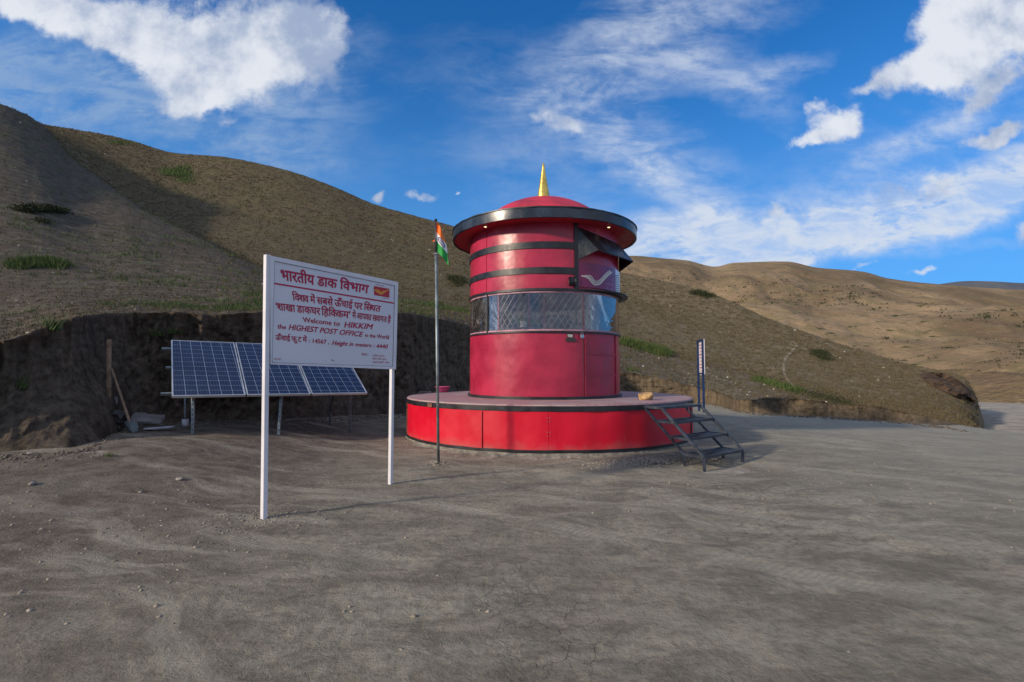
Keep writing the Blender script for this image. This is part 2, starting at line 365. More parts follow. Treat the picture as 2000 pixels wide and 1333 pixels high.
def tube(bm, pts, r, n=10, cap=True):
    pts = [Vector(p) for p in pts]; rings = []
    for i, p in enumerate(pts):
        t = (pts[min(i + 1, len(pts) - 1)] - pts[max(i - 1, 0)]).normalized()
        u = Vector((0, 0, 1)) if abs(t.z) < .9 else Vector((1, 0, 0))
        x = u.cross(t).normalized(); y = t.cross(x); rr = r[i] if hasattr(r, '__len__') else r
        rings.append([bm.verts.new(p + (x * math.cos(2 * math.pi * k / n) + y * math.sin(2 * math.pi * k / n)) * rr) for k in range(n)])
    for a, b in zip(rings, rings[1:]):
        for k in range(n): bm.faces.new((a[k], a[(k + 1) % n], b[(k + 1) % n], b[k]))
    if cap:
        bm.faces.new(rings[0][::-1]); bm.faces.new(rings[-1])
def bevel(bm, w_=.005, seg=1):
    bmesh.ops.bevel(bm, geom=bm.edges[:], offset=w_, segments=seg, affect='EDGES', profile=.5)

def fade(t): return t * t * (3 - 2 * t)
_tab = rng.random((256, 256))
def vnoise(x, y):
    xi = np.floor(x).astype(int); yi = np.floor(y).astype(int); fx = fade(x - xi); fy = fade(y - yi)
    a = _tab[xi & 255, yi & 255]; b = _tab[(xi + 1) & 255, yi & 255]; c = _tab[xi & 255, (yi + 1) & 255]; d = _tab[(xi + 1) & 255, (yi + 1) & 255]
    return (a * (1 - fx) + b * fx) * (1 - fy) + (c * (1 - fx) + d * fx) * fy
def fbm(x, y, o=5, g=.5):
    s = 0; a = 1; n = 0
    for i in range(o):
        s = s + a * (vnoise(x * 2 ** i + 17.3 * i, y * 2 ** i + 5.1 * i) - .5); n += a; a *= g
    return s / n * 2
def sstep(v, a, b):
    t = np.clip((v - a) / (b - a), 0, 1); return t * t * (3 - 2 * t)
def pchip(xk, yk, x):
    xk = np.asarray(xk, float); yk = np.asarray(yk, float); h = np.diff(xk); d = np.diff(yk) / h
    m = np.zeros(len(xk)); m[0] = d[0]; m[-1] = d[-1]
    for i in range(1, len(xk) - 1):
        if d[i - 1] * d[i] > 0:
            w1 = 2 * h[i] + h[i - 1]; w2 = h[i] + 2 * h[i - 1]; m[i] = (w1 + w2) / (w1 / d[i - 1] + w2 / d[i])
    x = np.clip(x, xk[0], xk[-1]); k = np.clip(np.searchsorted(xk, x, side='right') - 1, 0, len(xk) - 2)
    t = (x - xk[k]) / h[k]; t2 = t * t; t3 = t2 * t
    return (2 * t3 - 3 * t2 + 1) * yk[k] + (t3 - 2 * t2 + t) * h[k] * m[k] + (-2 * t3 + 3 * t2) * yk[k + 1] + (t3 - t2) * h[k] * m[k + 1]

# ------------------------------------------------------------------ ground
def gbase(x, y):
    x = np.asarray(x, float); y = np.asarray(y, float)
    z = .30 * sstep(-x, 2.3, 5.0) * sstep(y, 3.0, 7.0) + .12 * sstep(y, 10, 15) * (1 - sstep(x, 3, 8))
    z = z - .05 * np.clip(np.logaddexp(0, (x - 4) * 1.5) / 1.5, 0, 16)
    z = z - 1.2 * sstep(x, 14.5, 21)
    z = z - .05 * np.exp(-(((x - 2.75) / .7) ** 2 + ((y - 6.8) / .6) ** 2))
    z = z - 1.5 * sstep(np.hypot(x, y), 60, 120) - 6 * sstep(np.hypot(x, y), 300, 1500)
    return z
def gz(x, y):
    r = np.hypot(x, y); near = 1 - sstep(r, 18, 60)
    z = gbase(x, y) + near * (.035 * fbm(x * .5, y * .5, 3) + .018 * fbm(x * 2.3, y * 2.3, 4, .6))
    # shallow ruts running away to the right across the pad
    s = (x * .5 - y * .866)
    z = z + near * .018 * fbm(s * 3.0 + 40, (x * .866 + y * .5) * .35, 3) * sstep(r, 0, 3)
    return z
def gzf(x, y): return float(gz(np.array([float(x)]), np.array([float(y)]))[0])
rr = np.concatenate([[0.0, .4], np.geomspace(.8, 30, 330), np.geomspace(30.5, 75, 60), np.geomspace(78, 3500, 40)])
az1 = np.linspace(R(-62), R(62), 620); az2 = np.linspace(R(62), R(298), 160)[1:-1]
azs = np.concatenate([az1, az2])
RR, AA = np.meshgrid(rr, azs, indexing='ij')
GX = RR * np.sin(AA); GY = RR * np.cos(AA)
GZ = gz(GX, GY)
ground = link('ground', np_mesh('ground', np.stack([GX, GY, GZ], -1).reshape(-1, 3), grid_faces(len(rr), len(azs), True)[:, ::-1]), 'ground', smooth=True)
tag(ground, kind='structure')
def on_ground(px, py):
    d = 5.0
    for _ in range(60):
        x = (px - 1000) / 1000 * hk(py) * d; g = float(gbase(x, d)); d += .5 * ((EYE - g) / max(-ratio(py), 1e-3) - d)
        d = min(d, 60)
    return d
def P_ground(px, py):
    d = on_ground(px, py); x = (px - 1000) / 1000 * hk(py) * d
    return Vector((x, d, gzf(x, d)))

# ------------------------------------------------------------------ hillside (cut bank, terrace, near slope, main ridge) as one lofted surface
T = { # px: foot py, bank top, terrace, near crest, gully, mid slope, skyline   (py, distance)
 -1500: (1010, (580, 7.0), (500, 13), (100, 38), (90, 42), (60, 52), (60, 62)),
 -600: (940, (640, 7.6), (530, 16), (70, 60), (75, 66), (60, 80), (90, 100)),
 -200: (905, (672, 6.5), (552, 17), (140, 70), (150, 78), (150, 100), (170, 125)),
 0: (892, (668, 7.0), (560, 18), (203, 75), (216, 85), (222, 110), (226, 150)),
 80: (888, (640, 7.6), (562, 18), (242, 79), (262, 92), (252, 120), (243, 150)),
 140: (884, (619, 8.2), (564, 18), (306, 75), (324, 90), (284, 115), (252, 148)),
 200: (868, (613, 8.9), (566, 18.5), (352, 68), (372, 82), (316, 112), (262, 146)),
 260: (838, (611, 9.6), (568, 18.5), (395, 60), (412, 73), (345, 108), (276, 143)),
 340: (828, (612, 10.0), (572, 19), (441, 53), (450, 62), (375, 100), (299, 140)),
 420: (824, (614, 10.5), (575, 19), (482, 46), (485, 52), (402, 92), (305, 136)),
 530: (822, (607, 11.2), (577, 20), (530, 40), (524, 44), (432, 84), (325, 130)),
 640: (818, (606, 12.7), (585, 21), (560, 37), (550, 41), (462, 78), (360, 124)),
 740: (812, (609, 13.8), (592, 22.5), (577, 35.5), (566, 39.5), (490, 73), (402, 118)),
 790: (808, (613, 14.5), (597, 23), (585, 35), (573, 39), (503, 70), (416, 115)),
 900: (794, (634, 17.6), (616, 25), (601, 34), (588, 38), (528, 66), (446, 108)),
 1060: (779, (676, 21.2), (650, 27), (630, 34), (620, 37), (560, 60), (489, 97)),
 1215: (772, (725, 24.4), (692, 29), (668, 33), (662, 35), (602, 55), (533, 85)),
 1310: (774, (745, 24.0), (716, 28), (694, 31.5), (689, 33), (627, 51), (552, 76)),
 1400: (778, (764, 22.2), (738, 25.5), (716, 29.5), (711, 31), (655, 47), (578, 69)),
 1440: (798, (782, 18.8), (750, 24), (727, 28), (722, 30), (668, 45), (594, 65)),
 1480: (800, (781, 18.2), (757, 22.5), (738, 27), (733, 28.5), (680, 43), (613, 62)),
 1600: (810, (785, 18.0), (775, 20.8), (764, 23.5), (760, 25), (715, 37), (658, 54)),
 1700: (816, (797, 17.6), (792, 19.2), (788, 21), (784, 22.3), (746, 31), (690, 47)),
 1790: (828, (812, 17.2), (808, 18.4), (804, 19.6), (800, 21), (770, 27), (715, 41)),
 1850: (836, (824, 17.3), (821, 18.3), (817, 19.4), (812, 20.6), (788, 25.5), (727, 37)),
 1882: (841, (834, 17.6), (832, 18.4), (828, 19.4), (824, 20.6), (806, 25.5), (737, 35)),
 1904: (846, (843, 17.8), (842, 18.6), (840, 19.6), (838, 20.8), (832, 25), (770, 33.5)),
 1925: (856, (857, 17.9), (858, 18.8), (858, 19.8), (858, 21), (852, 25), (830, 33)),
 1960: (880, (885, 18), (888, 19), (888, 20), (888, 21.5), (880, 26), (870, 33)),
}
K = sorted(T)
pxs = np.unique(np.concatenate([np.linspace(-1500, -60, 60), np.arange(-60, 1960, 3.6), [1960.]]))
rows_py, rows_d = [], []
foot_py = pchip(K, [T[k][0] for k in K], pxs)
for r in range(1, 7):
    rows_py.append(pchip(K, [T[k][r][0] for k in K], pxs)); rows_d.append(pchip(K, [T[k][r][1] for k in K], pxs))
foot_py = foot_py + 3.0 * fbm(pxs * .03, pxs * 0 + 14, 4, .6) * sstep(pxs, 1150, 1350)
foot_d = np.array([on_ground(a, b) for a, b in zip(pxs, foot_py)])
foot_d = np.minimum(foot_d, rows_d[0] - .12)
rat = np.vectorize(ratio); hkv = np.vectorize(hk)
def zd(py, d): return EYE + rat(py) * d
footz = gbase((pxs - 1000) / 1000 * foot_d, foot_d) - .12
rows_py_edge = 1
def sm(a, n=3):
    k = np.hanning(2 * n + 3); k /= k.sum(); return np.convolve(np.pad(a, n + 1, mode='edge'), k, 'valid')
foot_d = sm(foot_d, 3)
rows_py = [sm(a, 3) if i < 5 else a for i, a in enumerate(rows_py)]; rows_d = [sm(a, 3) for a in rows_d]
rows_py[0] = rows_py[0] + (4.5 + 4.5 * sstep(pxs, 1200, 1450)) * fbm(pxs * .018, pxs * 0 + 9, 5, .65) * np.clip((1950 - pxs) / 300, .2, 1); rows_d[0] = rows_d[0] + .22 * fbm(pxs * .02 + 4, pxs * 0 + 2, 4, .6)
segs = [70, 60, 60, 8, 46, 60]       # samples per interval: bank face, terrace .. skyline
X, Y, Z, ZB, ZR = [], [], [], [], []
az_u = (pxs - 1000) / 1000
# bank face
edge = .5 * fbm(pxs * .012 + 3, pxs * 0 + 2, 4, .6)
for i in range(segs[0]):
    s = i / segs[0]
    d = foot_d + (rows_d[0] - foot_d) * (1 - (1 - s) ** 1.9)
    zt = zd(rows_py[0], rows_d[0]); z = footz + (zt - footz) * s
    x = az_u * d
    hgt = np.clip(zt - footz, 0, 1.7) / 1.7
    env = min(1, s * 5) ** .7 * min(1, (1 - s) * 7 + .25)
    arc = x * .8 + foot_d * .6
    gull = fbm(arc * 1.3, z * .3 + 7, 4, .62) * .24 + (.5 - np.abs(fbm(arc * 3.2 + 5, z * .8, 4, .6))) * .16 + fbm(arc * 9, z * 6.5, 4, .7) * .15 + (np.abs(fbm(arc * 2.2, z * 3.0 + 3, 4, .6)) - .25) * .12
    d = d + gull * hgt * env * (.45 + .55 * sstep(pxs, 150, 420))
    X.append(az_u * d); Y.append(d); Z.append(z); ZB.append(np.full_like(z, 1.0)); ZR.append(np.zeros_like(z))
kn = np.arange(1, 7)
ts, zb, zr = [], [], []
for q in range(1, 6):
    for i in range(segs[q]):
        ts.append(q + i / segs[q])
ts.append(6.0); ts = np.array(ts)
PYk = np.stack(rows_py); LDk = np.log(np.stack(rows_d))
def interp_cols(Yk, t):
    out = np.zeros((len(t), Yk.shape[1]))
    for c in range(Yk.shape[1]): out[:, c] = pchip(kn, Yk[:, c], t)
    return out
PYg = interp_cols(PYk, ts); Dg = np.exp(interp_cols(LDk, ts))
Zg = EYE + (TP + (666.5 - PYg) / 1000) / (1 - (666.5 - PYg) / 1000 * TP) * Dg
Hg = 1 / (math.cos(PITCH) - (666.5 - PYg) / 1000 * math.sin(PITCH))
Xg = az_u[None, :] * Hg * Dg
amp = np.clip(Dg / 60, .12, 1.4) * np.minimum(1, (ts[:, None] - 1) * 6)
edgeamp = np.where(ts[:, None] > 5.6, np.clip((6 - ts[:, None]) / .4, .12, 1), 1)
Zg = Zg + amp * edgeamp * (.40 * fbm(Xg * .09, Dg * .09, 5, .55)) + amp * .10 * fbm(Xg * .8, Dg * .8, 4, .6)
Zg = Zg + .05 * fbm(Xg * 2.2, Dg * 2.2, 3, .6) * np.clip(1 - ts[:, None] / 3, 0, 1)
for i, t in enumerate(ts):
    X.append(Xg[i]); Y.append(Dg[i]); Z.append(Zg[i])
    ZB.append(np.full(len(pxs), max(0, 1 - (t - 1) * 26)) * 1.0)
    ZR.append(np.clip((t - 3.1) * 1.3, 0, 1) * np.ones(len(pxs)))
for f_, dz in ((1.25, -.35), (1.8, -1.2)):
    X.append(Xg[-1] * f_); Y.append(Dg[-1] * f_); Z.append(Zg[-1] - abs(dz) * np.abs(Zg[-1]) - 2.5 * f_); ZB.append(np.zeros(len(pxs))); ZR.append(np.ones(len(pxs)))
X = np.array(X); Y = np.array(Y); Z = np.array(Z); ZB = np.array(ZB); ZR = np.array(ZR)
hill_me = np_mesh('hillside', np.stack([X, Y, Z], -1).reshape(-1, 3), grid_faces(*X.shape))
ca = hill_me.color_attributes.new('zone', 'FLOAT_COLOR', 'POINT')
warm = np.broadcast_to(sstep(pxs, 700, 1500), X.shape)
# the right part of the terrace turns gradually into the tawny ridge soil
zr2 = np.clip(ZR, 0, 1)
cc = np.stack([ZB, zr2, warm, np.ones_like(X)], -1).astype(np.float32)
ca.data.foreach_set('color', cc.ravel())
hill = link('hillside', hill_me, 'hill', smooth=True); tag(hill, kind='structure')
NB = segs[0]
def hill_at(px, py, lo=0):
    """surface point of the hillside seen at (px,py): scans its column"""
    c = int(np.clip(np.searchsorted(pxs, px), 1, len(pxs) - 1)); f = (px - pxs[c - 1]) / (pxs[c] - pxs[c - 1])
    x = X[:, c - 1] * (1 - f) + X[:, c] * f; y = Y[:, c - 1] * (1 - f) + Y[:, c] * f; z = Z[:, c - 1] * (1 - f) + Z[:, c] * f
    r = (z - EYE) / y; v = (r - TP) / (1 + r * TP); q = 666.5 - v * 1000
    for i in range(lo, len(q) - 3):
        if (q[i] - py) * (q[i + 1] - py) <= 0 and q[i] >= q[i + 1]:
            t = (q[i] - py) / max(q[i] - q[i + 1], 1e-6)
            return Vector((x[i] + (x[i + 1] - x[i]) * t, y[i] + (y[i + 1] - y[i]) * t, z[i] + (z[i + 1] - z[i]) * t))
    i = int(np.argmin(np.abs(q[lo:len(q) - 3] - py))) + lo
    return Vector((x[i], y[i], z[i]))

# ------------------------------------------------------------------ far hills and distant mountain
def loft(name, pk, rows, cols, nseg, m, amp, fs, seed=0):
    px = np.linspace(pk[0], pk[-1], cols); rp = [pchip(pk, [a[0] for a in r], px) for r in rows]; rd = [pchip(pk, [a[1] for a in r], px) for r in rows]
    kn_ = np.arange(len(rows)); t = np.linspace(0, len(rows) - 1, nseg)
    PY = np.stack([pchip(kn_, [rp[k][c] for k in kn_], t) for c in range(cols)], 1); DD = np.exp(np.stack([pchip(kn_, np.log([rd[k][c] for k in kn_]), t) for c in range(cols)], 1))
    zz = EYE + (TP + (666.5 - PY) / 1000) / (1 - (666.5 - PY) / 1000 * TP) * DD
    xx = (px[None, :] - 1000) / 1000 * DD
    end = np.clip((t[-1] - t)[:, None] / (t[-1] * .16), .04, 1) * np.clip(t[:, None] * 4, 0, 1)
    n = fbm(xx * fs + seed, DD * fs, 6, .55); ridg = 1 - 2 * np.abs(fbm(xx * fs * 1.7 + 9 + seed, DD * fs * 1.1 + 3, 4, .5))
    zz = zz + amp * end * (n * .8 + (ridg - .6) * .55)
    xx = np.concatenate([xx, xx[-1:] * 1.25, xx[-1:] * 1.7]); DD2 = np.concatenate([DD, DD[-1:] * 1.25, DD[-1:] * 1.7]); zz = np.concatenate([zz, zz[-1:] * .7, zz[-1:] * 0 - 8])
    o = link(name, np_mesh(name, np.stack([xx, DD2, zz], -1).reshape(-1, 3), grid_faces(*xx.shape)), m, smooth=True)
    return tag(o, kind='structure'), xx, DD2, zz
fk = [700, 1000, 1150, 1235, 1300, 1345, 1400, 1440, 1540, 1600, 1690, 1740, 1810, 1900, 2000, 2200, 2600, 3400]
sk = [560, 530, 505, 500, 505, 509, 521, 513, 511, 523, 531, 544, 553, 560, 566, 570, 540, 500]
far, FX, FY, FZ = loft('far_hills', fk, [[(806, 48)] * len(fk), [(778, 55)] * len(fk), [(735, 82)] * len(fk), [(680, 125 if p < 2300 else 90) for p in fk], [(620, 185 if p < 2300 else 120) for p in fk],
                        [(s + 28, 265 if p < 2300 else 150) for p, s in zip(fk, sk)], [(s, 330 if p < 2300 else 170) for p, s in zip(fk, sk)]], 620, 240, 'far', 7.5, .016)
dk = [1600, 1750, 1840, 1900, 1950, 2000, 2100, 2400]
ds = [600, 572, 555, 549, 550, 553, 556, 545]
loft('distant_mountain', dk, [[(600, 700)] * 8, [(s + 20, 1000) for s in ds], [(s, 1200) for s in ds]], 200, 60, 'dist', 20, .004, 5)

# ------------------------------------------------------------------ the round plinth
PC = Vector((.72, 10.56, 0)); RP = 2.82; ZP = .75
TC = Vector((.66, 10.56, 0)); RT = 1.526
def cyl(phi, r, z, c=TC): return Vector((c.x + r * math.sin(phi), c.y - r * math.cos(phi), z))
def phi_of(px, r=RT, c=TC):
    lo, hi = R(-80), R(80)
    for _ in range(50):
        m_ = (lo + hi) / 2; p = cyl(m_, r, 0, c)
        if p.x / p.y < (px - 1000) / 1000: lo = m_
        else: hi = m_
    return lo
def ring_band(name, m, parent, r, z0, z1, thick, p0=-180, p1=180, c=TC, n=160, smooth=True, wob=0.0, zw=0.0):
    """a curved band of real thickness standing on radius r (inner) to r+thick (outer)"""
    full = (p1 - p0) >= 359.9
    n = max(3, int(n * (p1 - p0) / 360)); ph = np.radians(np.linspace(p0, p1, n + (0 if full else 1), endpoint=not full))
    k = len(ph)
    wv = wob * fbm(ph * 5 + z0 * 3, ph * 0 + 3.3, 4); zv = zw * fbm(ph * 9 + z1, ph * 0 + 8, 4)
    prof = [(r + thick, z0), (r + thick, z1), (r, z1), (r, z0)]
    V = []
    for rr_, zz_ in prof:
        o_ = wv if rr_ > r else 0 * wv
        V.append(np.stack([c.x + (rr_ + o_) * np.sin(ph), c.y - (rr_ + o_) * np.cos(ph), np.full(k, zz_) + zv], -1))
    V = np.array(V); idx = np.arange(4 * k).reshape(4, k); F = []
    for a in range(4):
        b = (a + 1) % 4
        for j in range(k if full else k - 1):
            F.append((idx[a, j], idx[a, (j + 1) % k], idx[b, (j + 1) % k], idx[b, j]))
    if not full: F += [tuple(idx[::-1, 0]), tuple(idx[:, -1])]
    me = np_mesh(name, V.reshape(-1, 3), F); o = link(name, me, m, parent)
    if smooth:
        sh = np.zeros(len(me.polygons), bool); sh[:] = True; me.polygons.foreach_set('use_smooth', sh)
        me.set_sharp_from_angle(angle=R(35))
    return o
plinth = thing('round_plinth', 'wide low bright red drum platform with black edges under the red kiosk', 'platform', (PC.x, PC.y, 0))
# side cladding: slightly faceted sheet panels
zs0, zs1 = .085, .665
def clad(p0, p1):
    ph = np.radians(np.linspace(p0, p1, int((p1 - p0) / 1.3))); zz = np.linspace(zs0, zs1, 7)
    V = []
    for z in zz:
        facet = .012 * np.abs(np.sin(ph * 15)) ; dent = .009 * fbm(ph * 6, ph * 0 + z * 2.4, 4)
        rr_ = RP - .008 + facet + dent
        V.append(np.stack([PC.x + rr_ * np.sin(ph), PC.y - rr_ * np.cos(ph), np.full(len(ph), z)], -1))
    return link('side_panel', np_mesh('side_panel', np.array(V).reshape(-1, 3), grid_faces(len(zz), len(ph))), 'redhi', plinth, smooth=True)
seams = [-180, -120, -74.0, -3.5, 61, 120, 180]
for a, b in zip(seams, seams[1:]): clad(a + .03, b - .03)
bm = bmesh.new()
bmesh.ops.create_cone(bm, cap_ends=True, segments=96, radius1=RP - .06, radius2=RP - .06, depth=ZP + .25, matrix=Matrix.Translation((PC.x, PC.y, (ZP - .25) / 2 - .03)))
bm_obj('core', bm, 'soffit', plinth, True).data.set_sharp_from_angle(angle=R(30))
ring_band('trim_band', 'black', plinth, RP - .05, .668, .745, .066, c=PC, wob=.006, zw=.003)
ring_band('trim_band', 'black', plinth, RP - .05, .045, .090, .062, c=PC, wob=.006, zw=.006)
def deckmat():
    m, t, b = mat('pink deck tiles', rough=.75); p = objc(t)
    br = t.new('ShaderNodeTexBrick'); t.put(br.inputs[0], t.scalev(p, (1, 1, 1), (0, 0, R(12)))); br.inputs['Scale'].default_value = 1.0
    br.inputs['Brick Width'].default_value = .20; br.inputs['Row Height'].default_value = .10; br.inputs['Mortar Size'].default_value = .006
    br.inputs['Color1'].default_value = (.38, .20, .22, 1); br.inputs['Color2'].default_value = (.30, .165, .185, 1); br.inputs['Mortar'].default_value = (.20, .13, .14, 1)
    c = t.mix(t.ramp(t.noise(p, 2, 6, .65), .40, .66, 0, .7), br.outputs[0], (.34, .29, .28)); t.put(b.inputs['Base Color'], c)
    bump(t, b, br.outputs['Fac'], -.3, .004); return m
M['deck'] = deckmat()
bm = bmesh.new()
bmesh.ops.create_cone(bm, cap_ends=True, segments=128, radius1=RP - .002, radius2=RP - .012, depth=.022, matrix=Matrix.Translation((PC.x, PC.y, .757)))
bm_obj('deck', bm, M['deck'], plinth)
def weather(m, seed):
    # splashed dust low down and thin pale scratches
    t = NT(m.node_tree); b = m.node_tree.nodes['Principled BSDF']; p = objc(t); src = b.inputs['Base Color'].links[0].from_socket
    sz = t.new('ShaderNodeSeparateXYZ', i_0=p).outputs[2]
    splash = t.math('MULTIPLY', t.ramp(t.math('ADD', sz, t.math('MULTIPLY', t.noise(p, 3, 7, .65), -.45)), .0, -.24), .4)
    drip = t.ramp(t.noise(t.scalev(p, (9, 9, .9)), 2.4, 6, .7), .66, .74, 0, .30)
    sp2 = t.ramp(t.noise(p, 34, 4, .7), .70, .75, 0, .5)
    c = t.mix(splash, src, (.26, .20, .17)); c = t.mix(drip, c, (.40, .17, .17)); c = t.mix(sp2, c, (.40, .30, .28))
    t.put(b.inputs['Base Color'], c)
weather(M['redhi'], 1); weather(M['red'], 2)
# rough concrete footing, uneven towards the soil
def footing():
    ph = np.radians(np.linspace(-180, 180, 720, endpoint=False)); rs = np.linspace(0, 1, 12); V = []
    n1 = .5 + .5 * fbm(ph * 4, ph * 0 + 1, 5, .6)
    for s in rs:
        r_ = RP - .03 + .055 * n1 + s * (.04 + .52 * n1 * s); z_ = .055 - .105 * s ** .7 + .030 * fbm(ph * 38, ph * 0 + s * 4, 5, .65) * math.sin(math.pi * s)
        V.append(np.stack([PC.x + r_ * np.sin(ph), PC.y - r_ * np.cos(ph), z_ + gbase(PC.x + 3 * np.sin(ph), PC.y - 3 * np.cos(ph)) * 1.0 * s], -1))
    return link('footing', np_mesh('footing', np.array(V).reshape(-1, 3), grid_faces(12, 720, True)), M['concrete'], plinth, True)
def concmat():
    m, t, b = mat('rough concrete', rough=.95, spec=.2); p = pos(t)
    c = t.mix(t.ramp(t.noise(p, 7, 8, .7), .3, .7), (.13, .12, .105), (.30, .275, .24)); t.put(b.inputs['Base Color'], c)
    bump(t, b, t.noise(p, 18, 8, .7), .9, .03); return m
M['concrete'] = concmat()
footing()
# rusty joint strip, bolt heads, dark joints
for pa, wd, m_, nm in ((-73.8, .8, 'rust', 'joint_strip'), (61.2, .5, 'idark', 'joint_strip'), (-25, .25, 'soffit', 'joint_strip')):
    ring_band(nm, m_, plinth, RP - .02, .09, .655, .034, pa, pa + wd, c=PC, n=720)
ring_band('patch_plate', 'rust', plinth, RP + .005, .672, .735, .028, -49, -46.2, c=PC, n=720)
bm = bmesh.new()
bm.free()
for z in (.30, .36, .52, .57):
    for dp in (-3.9, -3.1):
        bm = bmesh.new(); p = cyl(R(dp), RP + .014, z, PC); bmesh.ops.create_uvsphere(bm, u_segments=6, v_segments=4, radius=.006, matrix=Matrix.Translation(p)); bm_obj('bolt', bm, 'galv', plinth)

# ------------------------------------------------------------------ the red kiosk
kiosk = thing('post_office_kiosk', 'round red letterbox shaped kiosk with black bands, wide brim roof and gold spire', 'kiosk', (TC.x, TC.y, ZP))
FD = TC.y - RT
zbase = .768; zsill0, zsill1 = zf(649.5, FD), zf(646, FD)
zsill0 = zf(650, FD); zwin1 = zf(568, FD); zub0, zub1 = zf(566.5, FD), zf(563, FD)
zl0, zl1 = zf(534.5, FD), zf(522, FD); zu0, zu1 = zf(485, FD), zf(472, FD); zso = zf(423, TC.y - 1.88); ztop = zf(403.5, TC.y - 1.88)
pd0, pd1 = phi_of(1140.5), phi_of(1203)
def wall(name, m_, z0, z1, p0, p1, r=RT, seam=.0, dent=.012, n=200):
    k = max(4, int(n * (p1 - p0) / 360)); ph = np.radians(np.linspace(p0, p1, k + 1)); zz = np.linspace(z0, z1, 9); V = []
    for z in zz:
        rr_ = r + dent * fbm(ph * 4 + 2, ph * 0 + z * 1.6, 4)
        V.append(np.stack([TC.x + rr_ * np.sin(ph), TC.y - rr_ * np.cos(ph), np.full(len(ph), z)], -1))
    V = np.array(V); V2 = V.copy(); V2[..., 0] += (TC.x - V[..., 0]) * .022; V2[..., 1] += (TC.y - V[..., 1]) * .022
    nr, nc = 9, k + 1; f1 = grid_faces(nr, nc); f2 = f1[:, ::-1] + nr * nc; idx = np.arange(nr * nc).reshape(nr, nc); E_ = []
    for a in (list(idx[0]), list(idx[:, -1]), list(idx[-1][::-1]), list(idx[::-1, 0])):
        for q0, q1 in zip(a, a[1:]): E_.append((q1, q0, q0 + nr * nc, q1 + nr * nc))
    me = np_mesh(name, np.concatenate([V.reshape(-1, 3), V2.reshape(-1, 3)]), np.concatenate([f1, f2, np.array(E_)]))
    o = link(name, me, m_, kiosk, True); me.set_sharp_from_angle(angle=R(40)); return o
D_ = math.degrees
wall('lower_wall', 'red', zbase, zsill0, D_(pd1) + .3, 360 + D_(pd0) - .3)
door = wall('door', 'door', zbase + .03, zsill0, D_(pd0), D_(pd1), RT - .006, dent=.004)
def on_cyl(bm, pts, r, t, w_):      # bars following the wall between (phi,z) points
    for (a, za), (b, zb) in zip(pts, pts[1:]):
        k = max(1, int(abs(b - a) / R(3)))
        for i in range(k):
            s0, s1 = i / k, (i + 1) / k
            p0_ = cyl(a + (b - a) * s0, r, za + (zb - za) * s0); p1_ = cyl(a + (b - a) * s1, r, za + (zb - za) * s1)
            nrm = cyl(a + (b - a) * (s0 + s1) / 2, 1, 0) - Vector((TC.x, TC.y, 0))
            bar(bm, p0_, p1_, w_ if abs(zb - za) > 1e-4 else t, t if abs(zb - za) > 1e-4 else w_, up=nrm if abs(zb - za) > 1e-4 else (0, 0, 1)) if False else bar(bm, p0_, p1_, w_, t, up=nrm.cross(p1_ - p0_))
for z in (zf(692, FD + .35), zf(733, FD + .35), zbase + .055): ring_band('door_rail', 'door', door, RT - .004, z - .014, z + .014, .014, D_(pd0) + 1.2, D_(pd1) - 1.2, n=300)
for a in (pd0 + .018, pd1 - .018): ring_band('door_rail', 'door', door, RT - .004, zbase + .03, zsill0 - .01, .017, D_(a) - .5, D_(a) + .5, n=720)
bm = bmesh.new()
bm.free()
for a in (pd0 - .004, pd1 + .004):
    bm = bmesh.new(); on_cyl(bm, [(a, zbase), (a, zsill0)], RT + .002, .010, .008); bm_obj('door_gap', bm, 'idark', kiosk)
ring_band('base_trim', 'black', kiosk, RT - .01, zbase - .004, zbase + .05, .045, wob=.006)
ring_band('sill_band', 'black', kiosk, RT - .03, zsill0, zsill0 + .032, .055, wob=.006, zw=.003)
ring_band('sill_frame', 'pinkframe', kiosk, RT - .05, zsill0 + .030, zsill0 + .062, .046)
ring_band('head_frame', 'pinkframe', kiosk, RT - .05, zwin1 - .03, zwin1 + .004, .046)
ring_band('head_band', 'black', kiosk, RT - .03, zwin1, zub1, .052, wob=.005, zw=.004)
pbar = D_(phi_of(1125)); 
wall('upper_wall', 'red', zub1 - .01, zso + .02, -180, 180)
ring_band('lower_stripe', 'black', kiosk, RT - .004, zl0, zl1, .022, -180, pbar - .2, wob=.002)
ring_band('upper_stripe', 'black', kiosk, RT - .004, zu0, zu1, .022, -180, pbar - .2, wob=.002)
ring_band('upright_strip', 'black', kiosk, RT - .004, zub1, zso, .032, pbar - .9, pbar + 1.6)
ring_band('wall_seam', 'soffit', kiosk, RT - .002, zub1, zso, .012, D_(phi_of(949)), D_(phi_of(950)))
# roof: soffit, fascia, crown, dome, spire
RR_ = 1.88
bm = bmesh.new()
bmesh.ops.create_cone(bm, cap_ends=True, segments=128, radius1=RR_ - .03, radius2=RR_ - .03, depth=.03, matrix=Matrix.Translation((TC.x, TC.y, zso + .018)))
bm_obj('soffit', bm, 'soffit', kiosk)
ring_band('fascia', 'rim', kiosk, RR_ - .035, zso - .01, ztop - .008, .04, wob=.02, zw=.004, n=240)
ring_band('fascia_lip', 'black', kiosk, RR_ - .045, ztop - .012, ztop + .008, .062, wob=.02, zw=.006, n=240)
def lathe(name, prof, m_, parent, n=96, c=TC, smooth=True):
    ph = np.linspace(0, 2 * np.pi, n, endpoint=False)
    V = [np.stack([c.x + r_ * np.sin(ph), c.y - r_ * np.cos(ph), np.full(n, z_)], -1) for r_, z_ in prof]
    return link(name, np_mesh(name, np.array(V).reshape(-1, 3), grid_faces(len(prof), n, True)), m_, parent, smooth)
